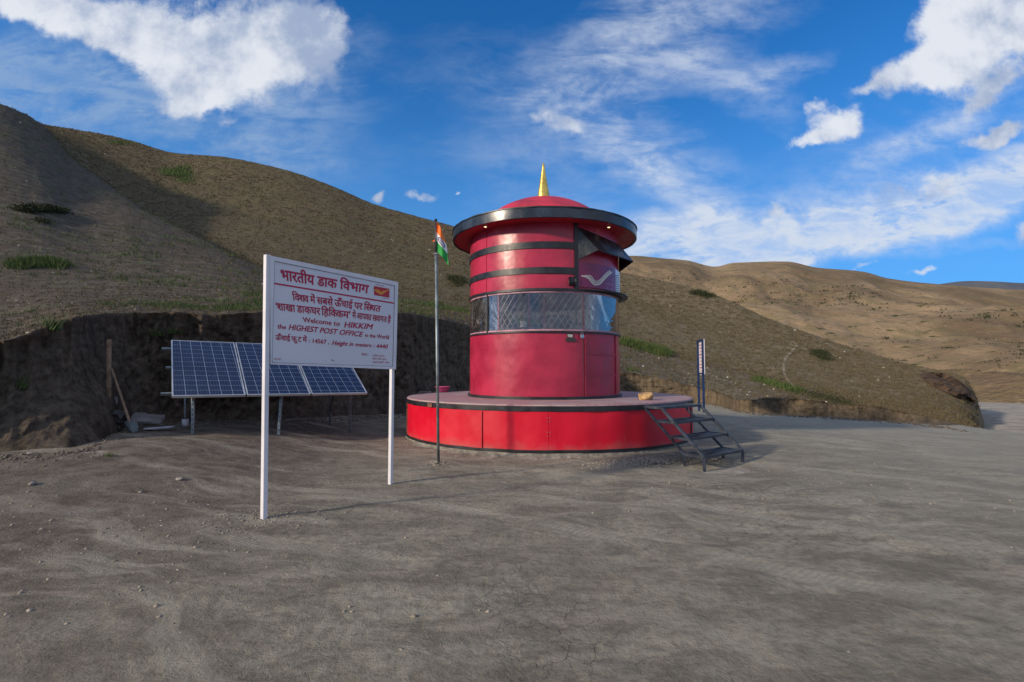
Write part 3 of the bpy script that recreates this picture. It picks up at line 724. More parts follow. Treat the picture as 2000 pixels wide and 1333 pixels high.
lathe('roof_skin', [(RR_ - .03, ztop - .01), (1.5, ztop + .07), (1.2, ztop + .13), (.01, ztop + .14)], 'soffit', kiosk)
zd1 = zf(383, TC.y) - .10; rs_ = 1.80
prof = []
for i in range(22):
    a = i / 21; r_ = 1.30 * math.cos(a * math.pi / 2) + .001; z_ = zd1 - rs_ + math.sqrt(max(rs_ ** 2 - r_ ** 2, 0)); prof.append((r_, z_))
prof = [(1.32, prof[0][1] - .12)] + prof
dome = lathe('dome', prof, 'dome', kiosk)
ztip = zf(318.5, TC.y)
sp = lathe('spire', [(.150, zd1 - .03), (.146, zd1 + .02), (.085, zd1 + (ztip - zd1) * .45), (.034, zd1 + (ztip - zd1) * .84), (.024, zd1 + (ztip - zd1) * .96), (.004, ztip)], 'gold', kiosk, n=10, smooth=False)
bm = bmesh.new(); a0 = at(966, 410, TC.y - 1.25); a0.z = ztop + .02
tube(bm, [a0, a0 + Vector((0, 0, .10))], .008, 6); tube(bm, [a0 + Vector((-.05, 0, .05)), a0 + Vector((.05, .02, .085))], .006, 6); tube(bm, [a0 + Vector((-.04, 0, .09)), a0 + Vector((.045, .0, .03))], .006, 6)
bm_obj('roof_ornament', bm, 'rust', kiosk)
for px, py in ((948, 442.5), (1189, 443.5)):
    d = (zso - EYE) / ratio(py); x = (px - 1000) / 1000 * hk(py) * d
    bm = bmesh.new(); bmesh.ops.create_cone(bm, cap_ends=True, segments=20, radius1=.045, radius2=.045, depth=.012, matrix=Matrix.Translation((x, d, zso - .002)))
    dl = bm_obj('downlight', bm, 'galv', kiosk)
    bm = bmesh.new(); bmesh.ops.create_cone(bm, cap_ends=True, segments=16, radius1=.024, radius2=.024, depth=.008, matrix=Matrix.Translation((x, d, zso - .012)))
    bm_obj('bulb', bm, 'lamp', dl)
# hood over the door
pl, pr = phi_of(1127.5), R(80)
nv = Vector((math.sin(R(55)), -math.cos(R(55)), 0))
A_ = cyl(pl, RT + .012, zf(446, 9.2)); B_ = cyl(pl, RT + .012, zf(511, 9.2)); Cc = at(1168.5, 488.5, 9.0)
Rt = cyl(pr, RT + .01, zf(450, 9.2)); Rb = cyl(pr, RT + .01, A_.z - .60); Rc = at(1237, 511, 10.0)
def sheet(bm, pts, t=.008):
    pts = [Vector(p) for p in pts]; n = (pts[1] - pts[0]).cross(pts[2] - pts[0]).normalized() * t
    a = [bm.verts.new(p) for p in pts]; b = [bm.verts.new(p + n) for p in pts]; k = len(pts)
    bm.faces.new(a[::-1]); bm.faces.new(b)
    for i in range(k): bm.faces.new((a[i], a[(i + 1) % k], b[(i + 1) % k], b[i]))
for tri in ([A_, Cc, B_], [Rt, Rb, Rc]):
    bm = bmesh.new(); sheet(bm, tri); bm_obj('hood_cheek', bm, 'hood', kiosk)
bm = bmesh.new(); k = 14; top_, out_ = [], []
for i in range(k + 1):
    s = i / k; ph = pl + (pr - pl) * s
    p = cyl(ph, RT + .014, A_.z - .10 * math.sin(math.pi * s) * 1.0 + (Rt.z - A_.z) * s); q = Cc + (Rc - Cc) * s
    top_.append((bm.verts.new(p), bm.verts.new(p + Vector((0, 0, -.01))))); out_.append((bm.verts.new(q), bm.verts.new(q + Vector((0, 0, -.012)))))
for i in range(k):
    bm.faces.new((top_[i][0], out_[i][0], out_[i + 1][0], top_[i + 1][0])); bm.faces.new((top_[i][1], top_[i + 1][1], out_[i + 1][1], out_[i][1])); bm.faces.new((out_[i][0], out_[i][1], out_[i + 1][1], out_[i + 1][0]))
bm_obj('hood_top', bm, 'hood', kiosk)
bm = bmesh.new(); tube(bm, [Cc, Rc], .008, 6); tube(bm, [A_, Cc], .006, 6); tube(bm, [B_, Cc], .006, 6); tube(bm, [Rb, Rc], .006, 6)
bm_obj('hood_edge', bm, 'black', kiosk)
# door head ledge and junction box
def ledge():
    p0, p1 = phi_of(1118), R(100); k = 40; V = []
    for (zz_, rr_) in ((0, 0), (0, 1), (-.02, 1), (-.02, 0)):
        row = []
        for i in range(k + 1):
            s = i / k; ph = p0 + (p1 - p0) * s; ext = .02 + .16 * sstep(np.array(s), 0, .5)
            row.append(cyl(ph, RT + .0 + rr_ * float(ext), zwin1 + .045 + zz_ - .0))
        V.append(row)
    V = np.array(V).reshape(-1, 3); idx = np.arange(4 * (k + 1)).reshape(4, k + 1)
    F = [(idx[a, j], idx[(a + 1) % 4, j], idx[(a + 1) % 4, j + 1], idx[a, j + 1]) for a in range(4) for j in range(k)]
    return link('ledge', np_mesh('ledge', V, F), 'black', kiosk)
ledge()
ring_band('junction_box', 'black', kiosk, RT, zf(562.5, FD + .3), zf(547, FD + .3), .05, D_(phi_of(1111.5)), D_(phi_of(1124)), smooth=False)
# sign film wrapped round the wall
s0, s1, s2 = phi_of(1126), phi_of(1201.5), R(97)
zst, zsb = zf(514.5, 9.2), zf(562, 9.2)
board = ring_band('wall_sign', 'purple', kiosk, RT + .012, zsb, zst, .012, D_(s0), D_(s1))
ring_band('notice_strip', 'pale', board, RT + .012, zsb, zst, .012, D_(s1), D_(s2))
def sign_pt(px, py, r=RT + .028):
    ph = phi_of(px, r); p = cyl(ph, r, 0); return ph, zf(py, p.y)
def c8(x, y): return (1080 + x / 6.6667, 420 + y / 6.6667)
def ribbon(name, lst, wd, m_, parent):
    bm = bmesh.new(); prev = None; k = len(lst)
    for i, (x, y) in enumerate(lst):
        ph, z = sign_pt(*c8(x, y)); x2, y2 = lst[min(i + 1, k - 1)]; x1, y1 = lst[max(i - 1, 0)]
        dx, dy = x2 - x1, y2 - y1; L = math.hypot(dx, dy); nx, ny = -dy / L, dx / L; h = wd * (1 if 0 < i < k - 1 else .15)
        a = sign_pt(*c8(x + nx * h, y + ny * h)); b = sign_pt(*c8(x - nx * h, y - ny * h))
        cur = (bm.verts.new(cyl(a[0], RT + .028, a[1])), bm.verts.new(cyl(b[0], RT + .028, b[1])))
        if prev: bm.faces.new((prev[0], prev[1], cur[1], cur[0]))
        prev = cur
    return bm_obj(name, bm, m_, parent)
def smooth_line(p, n=30):
    t = np.linspace(0, len(p) - 1, n); k = np.arange(len(p)); return list(zip(pchip(k, [a[0] for a in p], t), pchip(k, [a[1] for a in p], t)))
ribbon('emblem_stroke', smooth_line([(374, 794), (425, 803), (475, 830), (515, 880), (560, 913), (612, 903), (668, 850), (726, 790), (790, 742)]), 8, 'logowhite', board)
ribbon('emblem_stroke', smooth_line([(422, 786), (465, 797), (505, 832), (538, 872), (572, 890), (612, 878), (665, 825), (722, 768), (770, 735)]), 6, 'logowhite', board)
ribbon('emblem_stroke', smooth_line([(470, 786), (502, 797), (530, 832), (556, 862), (585, 866), (622, 846), (670, 798), (715, 752), (760, 722)]), 5, 'logowhite', board)
# mail slot with its little sign
ring_band('mail_slot', 'idark', kiosk, RT, zf(668.5, FD + .2), zf(662, FD + .2), .014, D_(phi_of(1105)), D_(phi_of(1124)))
slot_sign = ring_band('slot_sign', 'idark', kiosk, RT, zf(660.5, FD + .2), zf(653, FD + .2), .010, D_(phi_of(1107.5)), D_(phi_of(1119)))

# glazing, mullions, grille
zg0, zg1 = zsill0 + .03, zwin1
mull = [(951.5, 'idark', .050), (971.5, 'gframe', .028), (1033.5, 'gframe', .030), (1063, 'pinkframe', .040), (1141.5, 'gframe', .040)]
angs = [D_(phi_of(a)) for a, _, _ in mull]
allang = [-180, -135, -95] + angs + [80, 125, 180]
for a, b in zip(allang, allang[1:]):
    ring_band('window_pane', 'glass', kiosk, RT - .012, zg0, zg1, .004, a, b, smooth=True)
for (px_, m_, wd) in mull + [(None, 'gframe', .05)] * 5:
    if px_ is None: continue
    bm = bmesh.new(); a = phi_of(px_); on_cyl(bm, [(a, zg0), (a, zg1)], RT - .012 if m_ == 'idark' else RT - .03, .03, wd); bm_obj('mullion', bm, m_, kiosk)
for a in (-180, -135, -95, 80, 125):
    bm = bmesh.new(); on_cyl(bm, [(R(a), zg0), (R(a), zg1)], RT - .03, .03, .05); bm_obj('mullion', bm, 'gframe', kiosk)
bm = bmesh.new(); H_ = zg1 - zg0; rg = RT - .05
pitch_ = R(4.6)
for i in range(int(2 * math.pi / pitch_)):
    a = -math.pi + i * pitch_; pts = [cyl(a + R(19) * s, rg, zg0 + H_ * s) for s in (0, .33, .66, 1)]
    front = False
    tube(bm, pts, .0075, 4, False)
    if not front:
        pts = [cyl(a - R(9) * s, rg - .012, zg0 + H_ * .5 * s) for s in (0, .5, 1)]; tube(bm, pts, .0045, 4, False)
grille = bm_obj('window_grille', bm, 'grille', kiosk)
ring_band('back_screen', 'backscreen', kiosk, RT - .11, zsill0 - .28, zsill0 + .36, .006, 110, 250)  # added pale sheet, stands in for the brightness of the far side windows
# inside: floor, counter, backed chair, papers, fan
bm = bmesh.new(); bmesh.ops.create_cone(bm, cap_ends=True, segments=64, radius1=RT - .06, radius2=RT - .06, depth=.02, matrix=Matrix.Translation((TC.x, TC.y, zsill0 - .30)))
bm_obj('counter', bm, 'interior', kiosk)
def inside(name, m_, label, cat, c, sx, sy, sz, rz=0, bv=.0):
    bm = bmesh.new(); box(bm, c, sx, sy, sz, rz)
    if bv: bevel(bm, bv, 2)
    return tag(bm_obj(name, bm, m_), label, cat)
inside('white_board', 'iwhite', 'white upright board behind the second window pane of the kiosk', 'board', at(961, 611, 9.75), .10, .02, .42)
inside('pale_box', 'iwhite', 'pale box standing on the counter in the middle of the kiosk window', 'box', at(1022, 634, 10.0), .12, .10, .12)
inside('standing_fan', 'iwhite', 'thin pale upright thing inside the kiosk beside the green card', 'upright', at(1024, 602, 10.3), .035, .03, .46)
inside('green_card', 'igreen', 'narrow green card hanging inside the kiosk window', 'card', at(1016, 590, 10.2), .05, .02, .26, .3)
inside('dark_coat', 'idark', 'dark coat like shape behind the third window pane of the kiosk', 'coat', at(984, 612, 10.1), .17, .10, .52, 0, .04)
inside('wall_cabinet', 'idark', 'dark cabinet high inside the kiosk behind the middle panes', 'cabinet', at(1048, 589, 11.0), .30, .10, .28, 0, .02)
inside('low_cabinet', 'slab', 'low grey cabinet inside the kiosk below the dark one', 'cabinet', at(1085, 630, 11.0), .62, .20, .30, 0, .02)
bm = bmesh.new(); c0 = at(1125, 594, 10.8)
for s_ in range(26):
    a = 2 * math.pi * s_ / 26
    tube(bm, [c0 + Vector((.13 * math.cos(a), 0, .10 * math.sin(a))), c0 + Vector((.13 * math.cos(a + .25), 0, .10 * math.sin(a + .25)))], .012, 6)
box(bm, c0 + Vector((0, 0, -.24)), .03, .03, .3); box(bm, c0 + Vector((-.02, 0, -.42)), .3, .2, .05, .4)
tag(bm_obj('round_mirror', bm, 'idark'), 'round dark ring shaped stand inside the kiosk behind the door side pane', 'mirror')

# padlock
ph = phi_of(1134.5); pk = cyl(ph, RT + .055, zf(657.5, 9.05))
lock = thing('padlock', 'steel padlock hanging at the left edge of the kiosk door', 'padlock', pk)
nr = Vector((math.sin(ph), -math.cos(ph), 0)); tg = Vector((math.cos(ph), math.sin(ph), 0))
bm = bmesh.new(); box(bm, pk, .07, .03, .06, ph); bevel(bm, .01, 2); bm_obj('lock_body', bm, 'brass', lock)
bm = bmesh.new(); tube(bm, [pk + tg * (.024 * math.cos(a)) + Vector((0, 0, .03 + .045 * math.sin(a) ** .7 if 0 < a < math.pi else .02)) for a in np.linspace(0, math.pi, 9)], .006, 8); bm_obj('shackle', bm, 'galv', lock)

# ------------------------------------------------------------------ lettering
HALF = {}
def seg_mesh(txt, half=False):
    """outline of a run of letters as (verts, faces, advance) in units of letter size"""
    c = bpy.data.curves.new('txt', 'FONT'); c.body = txt; c.size = 1; c.resolution_u = 3
    o = bpy.data.objects.new('txt', c); COL.objects.link(o); bpy.context.view_layer.update()
    me = bpy.data.meshes.new_from_object(o.evaluated_get(bpy.context.evaluated_depsgraph_get())); bpy.data.objects.remove(o); bpy.data.curves.remove(c)
    bm = bmesh.new(); bm.from_mesh(me); bpy.data.meshes.remove(me)
    if half:
        xm = max(v.co.x for v in bm.verts)
        bmesh.ops.bisect_plane(bm, geom=bm.verts[:] + bm.edges[:] + bm.faces[:], plane_co=(xm - half, 0, 0), plane_no=(1, 0, 0), clear_outer=True)
    V = [(v.co.x, v.co.y) for v in bm.verts]; bm.verts.index_update(); F = [tuple(v.index for v in f.verts) for f in bm.faces]; bm.free()
    return V, F
def run(parts, bold=0.0):
    """parts: strings, or (string, cut) for a half letter whose right bar is cut away"""
    V, F, x = [], [], 0.0
    for p in parts:
        sp_ = 0.0
        if isinstance(p, float): x += p; continue
        v, f = seg_mesh(p[0], p[1]) if isinstance(p, tuple) else seg_mesh(p)
        if not v: continue
        x0 = min(a for a, _ in v); x1 = max(a for a, _ in v); n = len(V)
        V += [(a - x0 + x, b) for a, b in v]; F += [tuple(i + n for i in q) for q in f]; x += .235 if p == 'ि' else x1 - x0 - .012
    return V, F
HEAD = .62
def place_text(name, parts, m_, parent, mapf, hl, hr, bl, br, bold=0.0, cap=HEAD, shear=0.0):
    """hl,hr: photo positions of headline left/right; bl,br: baseline left/right; mapf: photo position -> surface point"""
    lift = (bn if parent.name.startswith('face') else Vector((.6, -.8, 0)))
    V, F = run(parts)
    xs = [a for a, _ in V]; x0, x1 = min(xs), max(xs)
    out = []
    if bold > 0:          # a heavier brush: the same outline laid again, each layer a hair further out
        n = len(V); V0, F0 = V, F; V, F = [], []; lay = []
        for k, (ox, oy) in enumerate(((0, 0), (-1, 0), (1, 0), (0, -1), (0, 1), (-.7, .7), (.7, -.7), (.7, .7), (-.7, -.7))):
            V += [(a + ox * bold, b + oy * bold) for a, b in V0]; F += [tuple(i + n * k for i in q) for q in F0]; lay += [k] * n
    else: lay = [0] * len(V)
    for (a, b), ly in zip(V, lay):
        s = (a - x0) / (x1 - x0); t = b / cap; s2 = s + shear * b / (x1 - x0)
        X_ = (bl[0] + (br[0] - bl[0]) * s2) * (1 - t) + (hl[0] + (hr[0] - hl[0]) * s2) * t
        Y_ = (bl[1] + (br[1] - bl[1]) * s2) * (1 - t) + (hl[1] + (hr[1] - hl[1]) * s2) * t
        q = mapf(X_, Y_); c_ = Vector((0, 0, EYE)) - q; out.append(q + lift * (ly * .00022))
    # one object per word: cut where the letters leave a wide gap
    sp_ = sorted((min(V[i][0] for i in f), max(V[i][0] for i in f), k) for k, f in enumerate(F)); words_, cur, end = [], [], -9
    for a, b, k in sp_:
        if a - end > .13 and cur: words_.append(cur); cur = []
        cur.append(k); end = max(end, b)
    words_.append(cur); o = None
    for wd_ in words_:
        idx = {}; vs = []; fs = []
        for k in wd_:
            q = []
            for i in F[k]:
                if i not in idx: idx[i] = len(vs); vs.append(out[i])
                q.append(idx[i])
            fs.append(q)
        me = bpy.data.meshes.new(name); me.from_pydata(vs, [], fs); me.update(); o = link(name, me, m_, parent)
    return o
if True:
    mp = lambda x, y: cyl(*(lambda q: (q[0], RT + .030, q[1]))(sign_pt(x, y)))
    place_text('lettering', ['भारतीय डाक'], 'smalltxt', board, mp, (1183, 553.5), (1199, 556), (1183, 557), (1199, 559.5))
    place_text('lettering', ['India Post'], 'smalltxt', board, mp, (1183, 561), (1199, 563.5), (1183, 565), (1199, 567.5), cap=.7)
    mp2 = lambda x, y: (lambda ph_: cyl(ph_, RT + .013, zf(y, cyl(ph_, RT, 0).y)))(phi_of(x))
    place_text('lettering', ['प', ('त', .10), 'र'], 'iwhite', slot_sign, mp2, (1108.5, 654), (1118, 654.5), (1108.5, 659), (1118, 659.5), bold=.02)
bm = bmesh.new()
for i in range(9):
    py_ = 538 + i * 4.2
    for x0_, x1_ in ((1204, 1207), (1208, 1210.5)):
        q = [sign_pt(x0_, py_), sign_pt(x1_, py_), sign_pt(x1_, py_ + 1.6), sign_pt(x0_, py_ + 1.6)]
        bm.faces.new([bm.verts.new(cyl(a, RT + .0275, min(z, zst - .01))) for a, z in q])
bm_obj('notice_lines', bm, 'seam', board)

# ------------------------------------------------------------------ white welcome board
dL, dR = (EYE) / -ratio(1016), (EYE + .02) / -ratio(947)
BL_ = at(527.5, 712, dL); TL_ = at(527, 499, dL); BR_ = at(774, 722, dR - .02); TR_ = at(778.5, 551, dR - .02)
O_ = (TL_ + BL_) / 2; ux = ((TR_ + BR_) / 2 - O_); bn = Vector((ux.y, -ux.x, 0)).normalized()
if bn.y > 0: bn = -bn
def bp(px, py, off=0.0):
    d = Vector(((px - 1000) / 1000 * hk(py), 1, ratio(py))); o = Vector((0, 0, EYE))
    t = (O_ - o).dot(bn) / d.dot(bn); return o + d * t + bn * off
sign = thing('welcome_signboard', 'large white two post board with maroon Hindi and English welcome text', 'signboard', (O_.x, O_.y, 0))
def slab(name, q, off0, off1, m_, parent):
    bm = bmesh.new(); a = [bm.verts.new(bp(x, y, off1)) for x, y in q]; b = [bm.verts.new(bp(x, y, off0)) for x, y in q]; k = len(q)
    bm.faces.new(a); bm.faces.new(b[::-1])
    for i in range(k): bm.faces.new((a[i], b[i], b[(i + 1) % k], a[(i + 1) % k]))
    bmesh.ops.recalc_face_normals(bm, faces=bm.faces[:]); return bm_obj(name, bm, m_, parent)
c1_ = lambda X_, Y_: (500 + X_ / 5.1267, 480 + Y_ / 5.1267)
qi = [c1_(188, 155), c1_(1392, 402), c1_(1372, 1212), c1_(160, 1172)]
qo = [(527.5, 499.5), (778, 551.3), (773.5, 722), (529, 712)]
panel = slab('face_panel', [(534, 505), (774, 555), (770, 718), (533, 708)], -.022, -.006, 'white', sign)
for i in range(4):
    j = (i + 1) % 4; slab('frame_rail', [qo[i], qo[j], qi[j], qi[i]], -.035, .0, 'whitepost', sign)
bm = bmesh.new()
for i in range(4):
    j = (i + 1) % 4; bar(bm, bp(*qi[i], -.002), bp(*qi[j], -.002), .004, .004)
bm_obj('frame_joint', bm, 'seam', sign)
# two square posts
def post(pt, pb, wx):
    bm = bmesh.new(); a = Vector(pt); b = Vector(pb); z = (a - b).normalized(); u_ = Vector((ux.x, ux.y, 0)).normalized(); y_ = z.cross(u_).normalized()
    m_ = Matrix(((u_.x, y_.x, z.x, 0), (u_.y, y_.y, z.y, 0), (u_.z, y_.z, z.z, 0), (0, 0, 0, 1)))
    bmesh.ops.create_cube(bm, size=1, matrix=Matrix.Translation((a + b) / 2) @ m_ @ Matrix.Diagonal((wx, wx, (a - b).length, 1))); bevel(bm, .003)
    return bm_obj('post', bm, 'whitepost', sign)
PW = .042
un = Vector((ux.x, ux.y, 0)).normalized()
pbl = at(515.5, 1017, dL); pbl.z = -.08; ptl = TL_ - un * .012 - bn * .022; ptl.z += .003; post(ptl, pbl, PW)
pbr = at(762.5, 948, dR); pbr.z = -.08; ptr = TR_ - un * .028 - bn * .058; ptr.z -= .03; post(ptr, pbr, PW)
mp = lambda x, y: bp(*c1_(x, y), -.004)
TX = lambda parts, hl, hr, bl, br, m_='maroon', nm='lettering', **k: place_text(nm, parts, m_, panel, mp, hl, hr, bl, br, **k)
ML = 'ि'  # the short i sign is written before its letter
TX(['भारतीय डाक ' + ML + 'वभाग'], (250, 243), (1135, 403), (258, 340), (1125, 478), bold=.028)
TX([ML + 'व', ('श', .085), 'व', .20, 'में', .22, 'सबसे', .22, 'ऊँचाई', .22, 'पर', .2, ML, ('स', .085), 'थत'], (365, 482), (1255, 607), (375, 548), (1245, 665), bold=.020)
TX(['‘', .02, 'शाखा', .2, 'डाकघर', .16, ML + 'ह', ML, ('क', .13), 'कम', .05, '’'], (200, 575), (948, 665), (210, 642), (945, 730), bold=.020)
TX(['में', .2, 'आपका', .2, ('स', .085), 'वागत', .18, 'है'], (968, 668), (1355, 720), (970, 728), (1350, 772), bold=.018)
TX(['Welcome to'], (468, 716), (845, 760), (478, 765), (840, 805), bold=.012, cap=.68)
TX(['HIKKIM'], (893, 762), (1170, 786), (888, 818), (1160, 838), bold=.022, cap=.70, shear=.12)
TX(['the'], (222, 783), (305, 795), (218, 828), (302, 838), bold=.014, cap=.70)
TX(['HIGHEST POST OFFICE'], (340, 787), (1075, 864), (332, 842), (1062, 912), bold=.018, cap=.70, shear=.10)
TX(['in the World'], (1098, 880), (1336, 895), (1095, 912), (1334, 938), bold=.014, cap=.70)
TX(['ऊँचाई', .2, 'फ', -.40, 'ु', .12, 'ट', .2, 'में'], (197, 897), (513, 922), (200, 943), (512, 968), bold=.018)
TX([': 14567 ,'], (535, 930), (735, 945), (535, 972), (735, 985), bold=.018, cap=.70)
TX(['Height in meters :'], (772, 950), (1190, 984), (765, 994), (1183, 1018), bold=.016, cap=.70, shear=.14)
TX(['4440'], (1210, 985), (1322, 992), (1205, 1023), (1318, 1030), bold=.022, cap=.70, shear=.10)
TX(['सौज', ('न', .1), 'य :-'], (1060, 1080), (1132, 1083), (1060, 1100), (1132, 1103))
TX(['अ', 'र', ML + 'पत सनवाल'], (1170, 1095), (1290, 1100), (1170, 1110), (1290, 1115))
TX([ML + 'रं', 'चेन नेगी काजा'], (1170, 1128), (1310, 1133), (1170, 1143), (1310, 1148))
TX(['डाकघर स', 'मिति - काजा'], (1170, 1160), (1338, 1165), (1170, 1176), (1338, 1181))
TX(['काजा मंडल'], (184, 1130), (256, 1132), (184, 1144), (254, 1145))
TX(['भारतीय डाक'], (1200, 388), (1282, 400), (1200, 398), (1282, 411))
TX(['India Post'], (1272, 518), (1332, 524), (1272, 530), (1332, 536), cap=.7)
def flat(name, q, m_, off=-.0045):
    bm = bmesh.new(); bm.faces.new([bm.verts.new(bp(*c1_(x, y), off)) for x, y in q][::-1]); bm.normal_update()
    return bm_obj(name, bm, m_, panel)
flat('rule_line', [(185, 370), (1384, 570), (1384, 584), (185, 387)], 'maroon')
flat('emblem_box', [(1184, 405), (1340, 433), (1338, 522), (1185, 496)], 'logored')
flat('emblem_wing', [(1160, 425), (1180, 437), (1215, 450), (1252, 478), (1268, 472), (1300, 450), (1355, 428), (1310, 458), (1262, 492), (1240, 486), (1205, 462)], 'logogold', -.003)
flat('emblem_wing', [(1200, 432), (1225, 440), (1258, 464), (1285, 447), (1290, 451), (1258, 474), (1222, 450)], 'logogold', -.003)
flat('scratch', [(758, 1140), (766, 1138), (772, 1150), (800, 1155), (775, 1158), (762, 1154)], 'seam')

# ------------------------------------------------------------------ flagpole with the tricolour
fp = P_ground(856.5, 904); pole = thing('flagpole', 'tall thin grey steel flagpole in front of the red platform', 'flagpole', fp)
ptop = at(851, 431, fp.y); psl = at(851.8, 497, fp.y)
bm = bmesh.new(); tube(bm, [fp - Vector((0, 0, .1)), psl + Vector((0, 0, .03))], .021, 14); bm_obj('shaft', bm, 'galv', pole, True)
bm = bmesh.new(); tube(bm, [psl, ptop], .018, 12); tube(bm, [ptop, ptop + Vector((0, 0, .02))], [.026, .018], 12); bm_obj('top_sleeve', bm, 'poledark', pole, True)
bm = bmesh.new(); tube(bm, [psl + Vector((-.03, -.02, 0)), psl + Vector((.03, -.02, .005)), psl + Vector((.03, .02, .01)), psl + Vector((-.03, .02, .005)), psl + Vector((-.03, -.02, 0))], .006, 6); bm_obj('rope_knot', bm, 'palebit', pole)
flag = thing('national_flag', 'orange white and green striped flag with blue wheel hanging from the pole', 'flag', ptop)
nS, nT = 26, 30
def cloth(s, t):         # s away from the pole, t from top to bottom of the hoist
    h0 = at(853.5, 434, fp.y); h1 = at(854.5, 492, fp.y)
    p = h0 + (h1 - h0) * t
    f0 = at(866, 452, fp.y) - h0; f1 = at(879, 520, fp.y) - h1
    f = f0 * (1 - t) + f1 * t
    q = p + f * (s ** 1.05)
    q.y += .030 * math.sin(s * 7 + t * 2) * s ** .5 + .012 * math.sin(t * 8 + s * 4) - .03
    q.x += .010 * math.sin(t * 6.5 + s * 5) * s - .005
    return q
def stripe(t0, t1, m_, nm='stripe'):
    V = []; k = 10
    for a in range(k + 1):
        for b in range(nS + 1): V.append(cloth(b / nS, t0 + (t1 - t0) * a / k))
    V = np.array(V); V2 = V + np.array([0, .002, 0]); n = len(V); f1 = grid_faces(k + 1, nS + 1)
    return link(nm, np_mesh(nm, np.concatenate([V, V2]), np.concatenate([f1, f1[:, ::-1] + n])), m_, flag, True)
stripe(0, .36, 'saffron', 'orange_stripe'); ws = stripe(.36, .66, 'flagwhite', 'white_stripe'); stripe(.66, 1, 'flaggreen', 'green_stripe')
bm = bmesh.new(); cs, ct, rs1, rt1 = .52, .50, .30, .105
pts = [cloth(cs + rs1 * math.cos(a), ct + rt1 * math.sin(a)) + Vector((0, -.006, 0)) for a in np.linspace(0, 2 * math.pi, 25)]
tube(bm, pts, .0045, 6, False)
for k in range(12):
    a = math.pi * 2 * k / 12; tube(bm, [cloth(cs, ct) + Vector((0, -.006, 0)), cloth(cs + rs1 * math.cos(a), ct + rt1 * math.sin(a)) + Vector((0, -.006, 0))], .0012, 4, False)
bm_obj('wheel_emblem', bm, 'navy', ws)
bm = bmesh.new(); a = at(849.5, 470, fp.y); vs = [bm.verts.new(a + Vector(v)) for v in ((.01, 0, .02), (-.045, .01, -.002), (-.05, .02, -.012), (.005, 0, -.01))]; bm.faces.new(vs); bm_obj('orange_tail', bm, 'saffron', flag)

# ------------------------------------------------------------------ solar array
sol = thing('solar_array', 'tilted blue solar array of three panels on slotted steel legs by the earth bank', 'solar panels', (-3.8, 8.2, 0))
BL3 = Vector((-5.153, 7.794, .896)); azm, droop, tilt, Wd, Hd, rt_ = .646, -.012, .498, 3.06, 1.949, .027
hv = Vector((math.cos(azm) * math.cos(droop), math.sin(azm) * math.cos(droop), math.sin(droop)))
v0 = Vector((-math.sin(azm), math.cos(azm), 0)); vv = v0 * math.cos(tilt) + Vector((0, 0, 1)) * math.sin(tilt)
vv = (vv - hv * vv.dot(hv)).normalized(); vv = (math.cos(rt_) * vv + math.sin(rt_) * hv).normalized(); nn = hv.cross(vv).normalized()
hv2 = vv.cross(nn).normalized()
def S(a, b, c=0.0): return BL3 + hv * a + vv * b + nn * c
def pvmat():
    m, t, b = mat('solar cells', rough=.16, spec=.35)
    uvn = t.new('ShaderNodeUVMap'); s = t.new('ShaderNodeSeparateXYZ', i_0=uvn.outputs[0])
    cx_ = t.math('FRACT', t.math('MULTIPLY', s.outputs[0], 6)); cy_ = t.math('FRACT', t.math('MULTIPLY', s.outputs[1], 12))
    bx_ = t.math('FRACT', t.math('MULTIPLY', s.outputs[0], 24))
    ex = t.math('MINIMUM', cx_, t.math('SUBTRACT', 1, cx_)); ey = t.math('MINIMUM', cy_, t.math('SUBTRACT', 1, cy_)); eb = t.math('MINIMUM', bx_, t.math('SUBTRACT', 1, bx_))
    gl = t.math('MAXIMUM', t.math('LESS_THAN', ex, .018), t.math('MULTIPLY', t.math('LESS_THAN', ey, .020), .7))
    n = t.noise(t.scalev(uvn.outputs[0], (1, 2, 1)), 9, 3, .7)
    c = t.mix(t.ramp(n, .35, .65), (.003, .010, .042), (.005, .018, .070))
    c = t.mix(t.math('MULTIPLY', t.math('LESS_THAN', eb, .05), .18), c, (.30, .34, .42))
    c = t.mix(gl, c, (.30, .36, .48)); t.put(b.inputs['Base Color'], c)
    t.put(b.inputs['Roughness'], t.ramp(t.noise(uvn.outputs[0], 4, 5, .6), .3, .7, .14, .34)); return m
M['pv'] = pvmat()
def obox(bm, a0, a1, b0, b1, c0, c1):
    vs = [bm.verts.new(S(a, b, c)) for c in (c0, c1) for a, b in ((a0, b0), (a1, b0), (a1, b1), (a0, b1))]
    for f in ((3, 2, 1, 0), (4, 5, 6, 7), (0, 1, 5, 4), (1, 2, 6, 5), (2, 3, 7, 6), (3, 0, 4, 7)): bm.faces.new([vs[i] for i in f])
gap = .02; pw = (Wd - 2 * gap) / 3
for i in range(3):
    a0 = i * (pw + gap); bm = bmesh.new()
    for q in ((a0, a0 + pw, 0, .018), (a0, a0 + pw, Hd - .018, Hd), (a0, a0 + .018, .018, Hd - .018), (a0 + pw - .018, a0 + pw, .018, Hd - .018)): obox(bm, *q, -.035, .004)
    pf = bm_obj('panel_frame', bm, 'alu', sol)
    bm = bmesh.new(); obox(bm, a0 + .018, a0 + pw - .018, .018, Hd - .018, -.02, 0.0); uvl = bm.loops.layers.uv.new('UVMap')
    for f in bm.faces:
        for l in f.loops:
            r_ = l.vert.co - BL3; l[uvl].uv = ((r_.dot(hv) - a0 - .018) / (pw - .036), (r_.dot(vv) - .018) / (Hd - .036))
    bm_obj('cell_glass', bm, 'pv', pf)
bm_ends = [(.12, .30), (1.05, 1.15), (1.70, 1.78)]
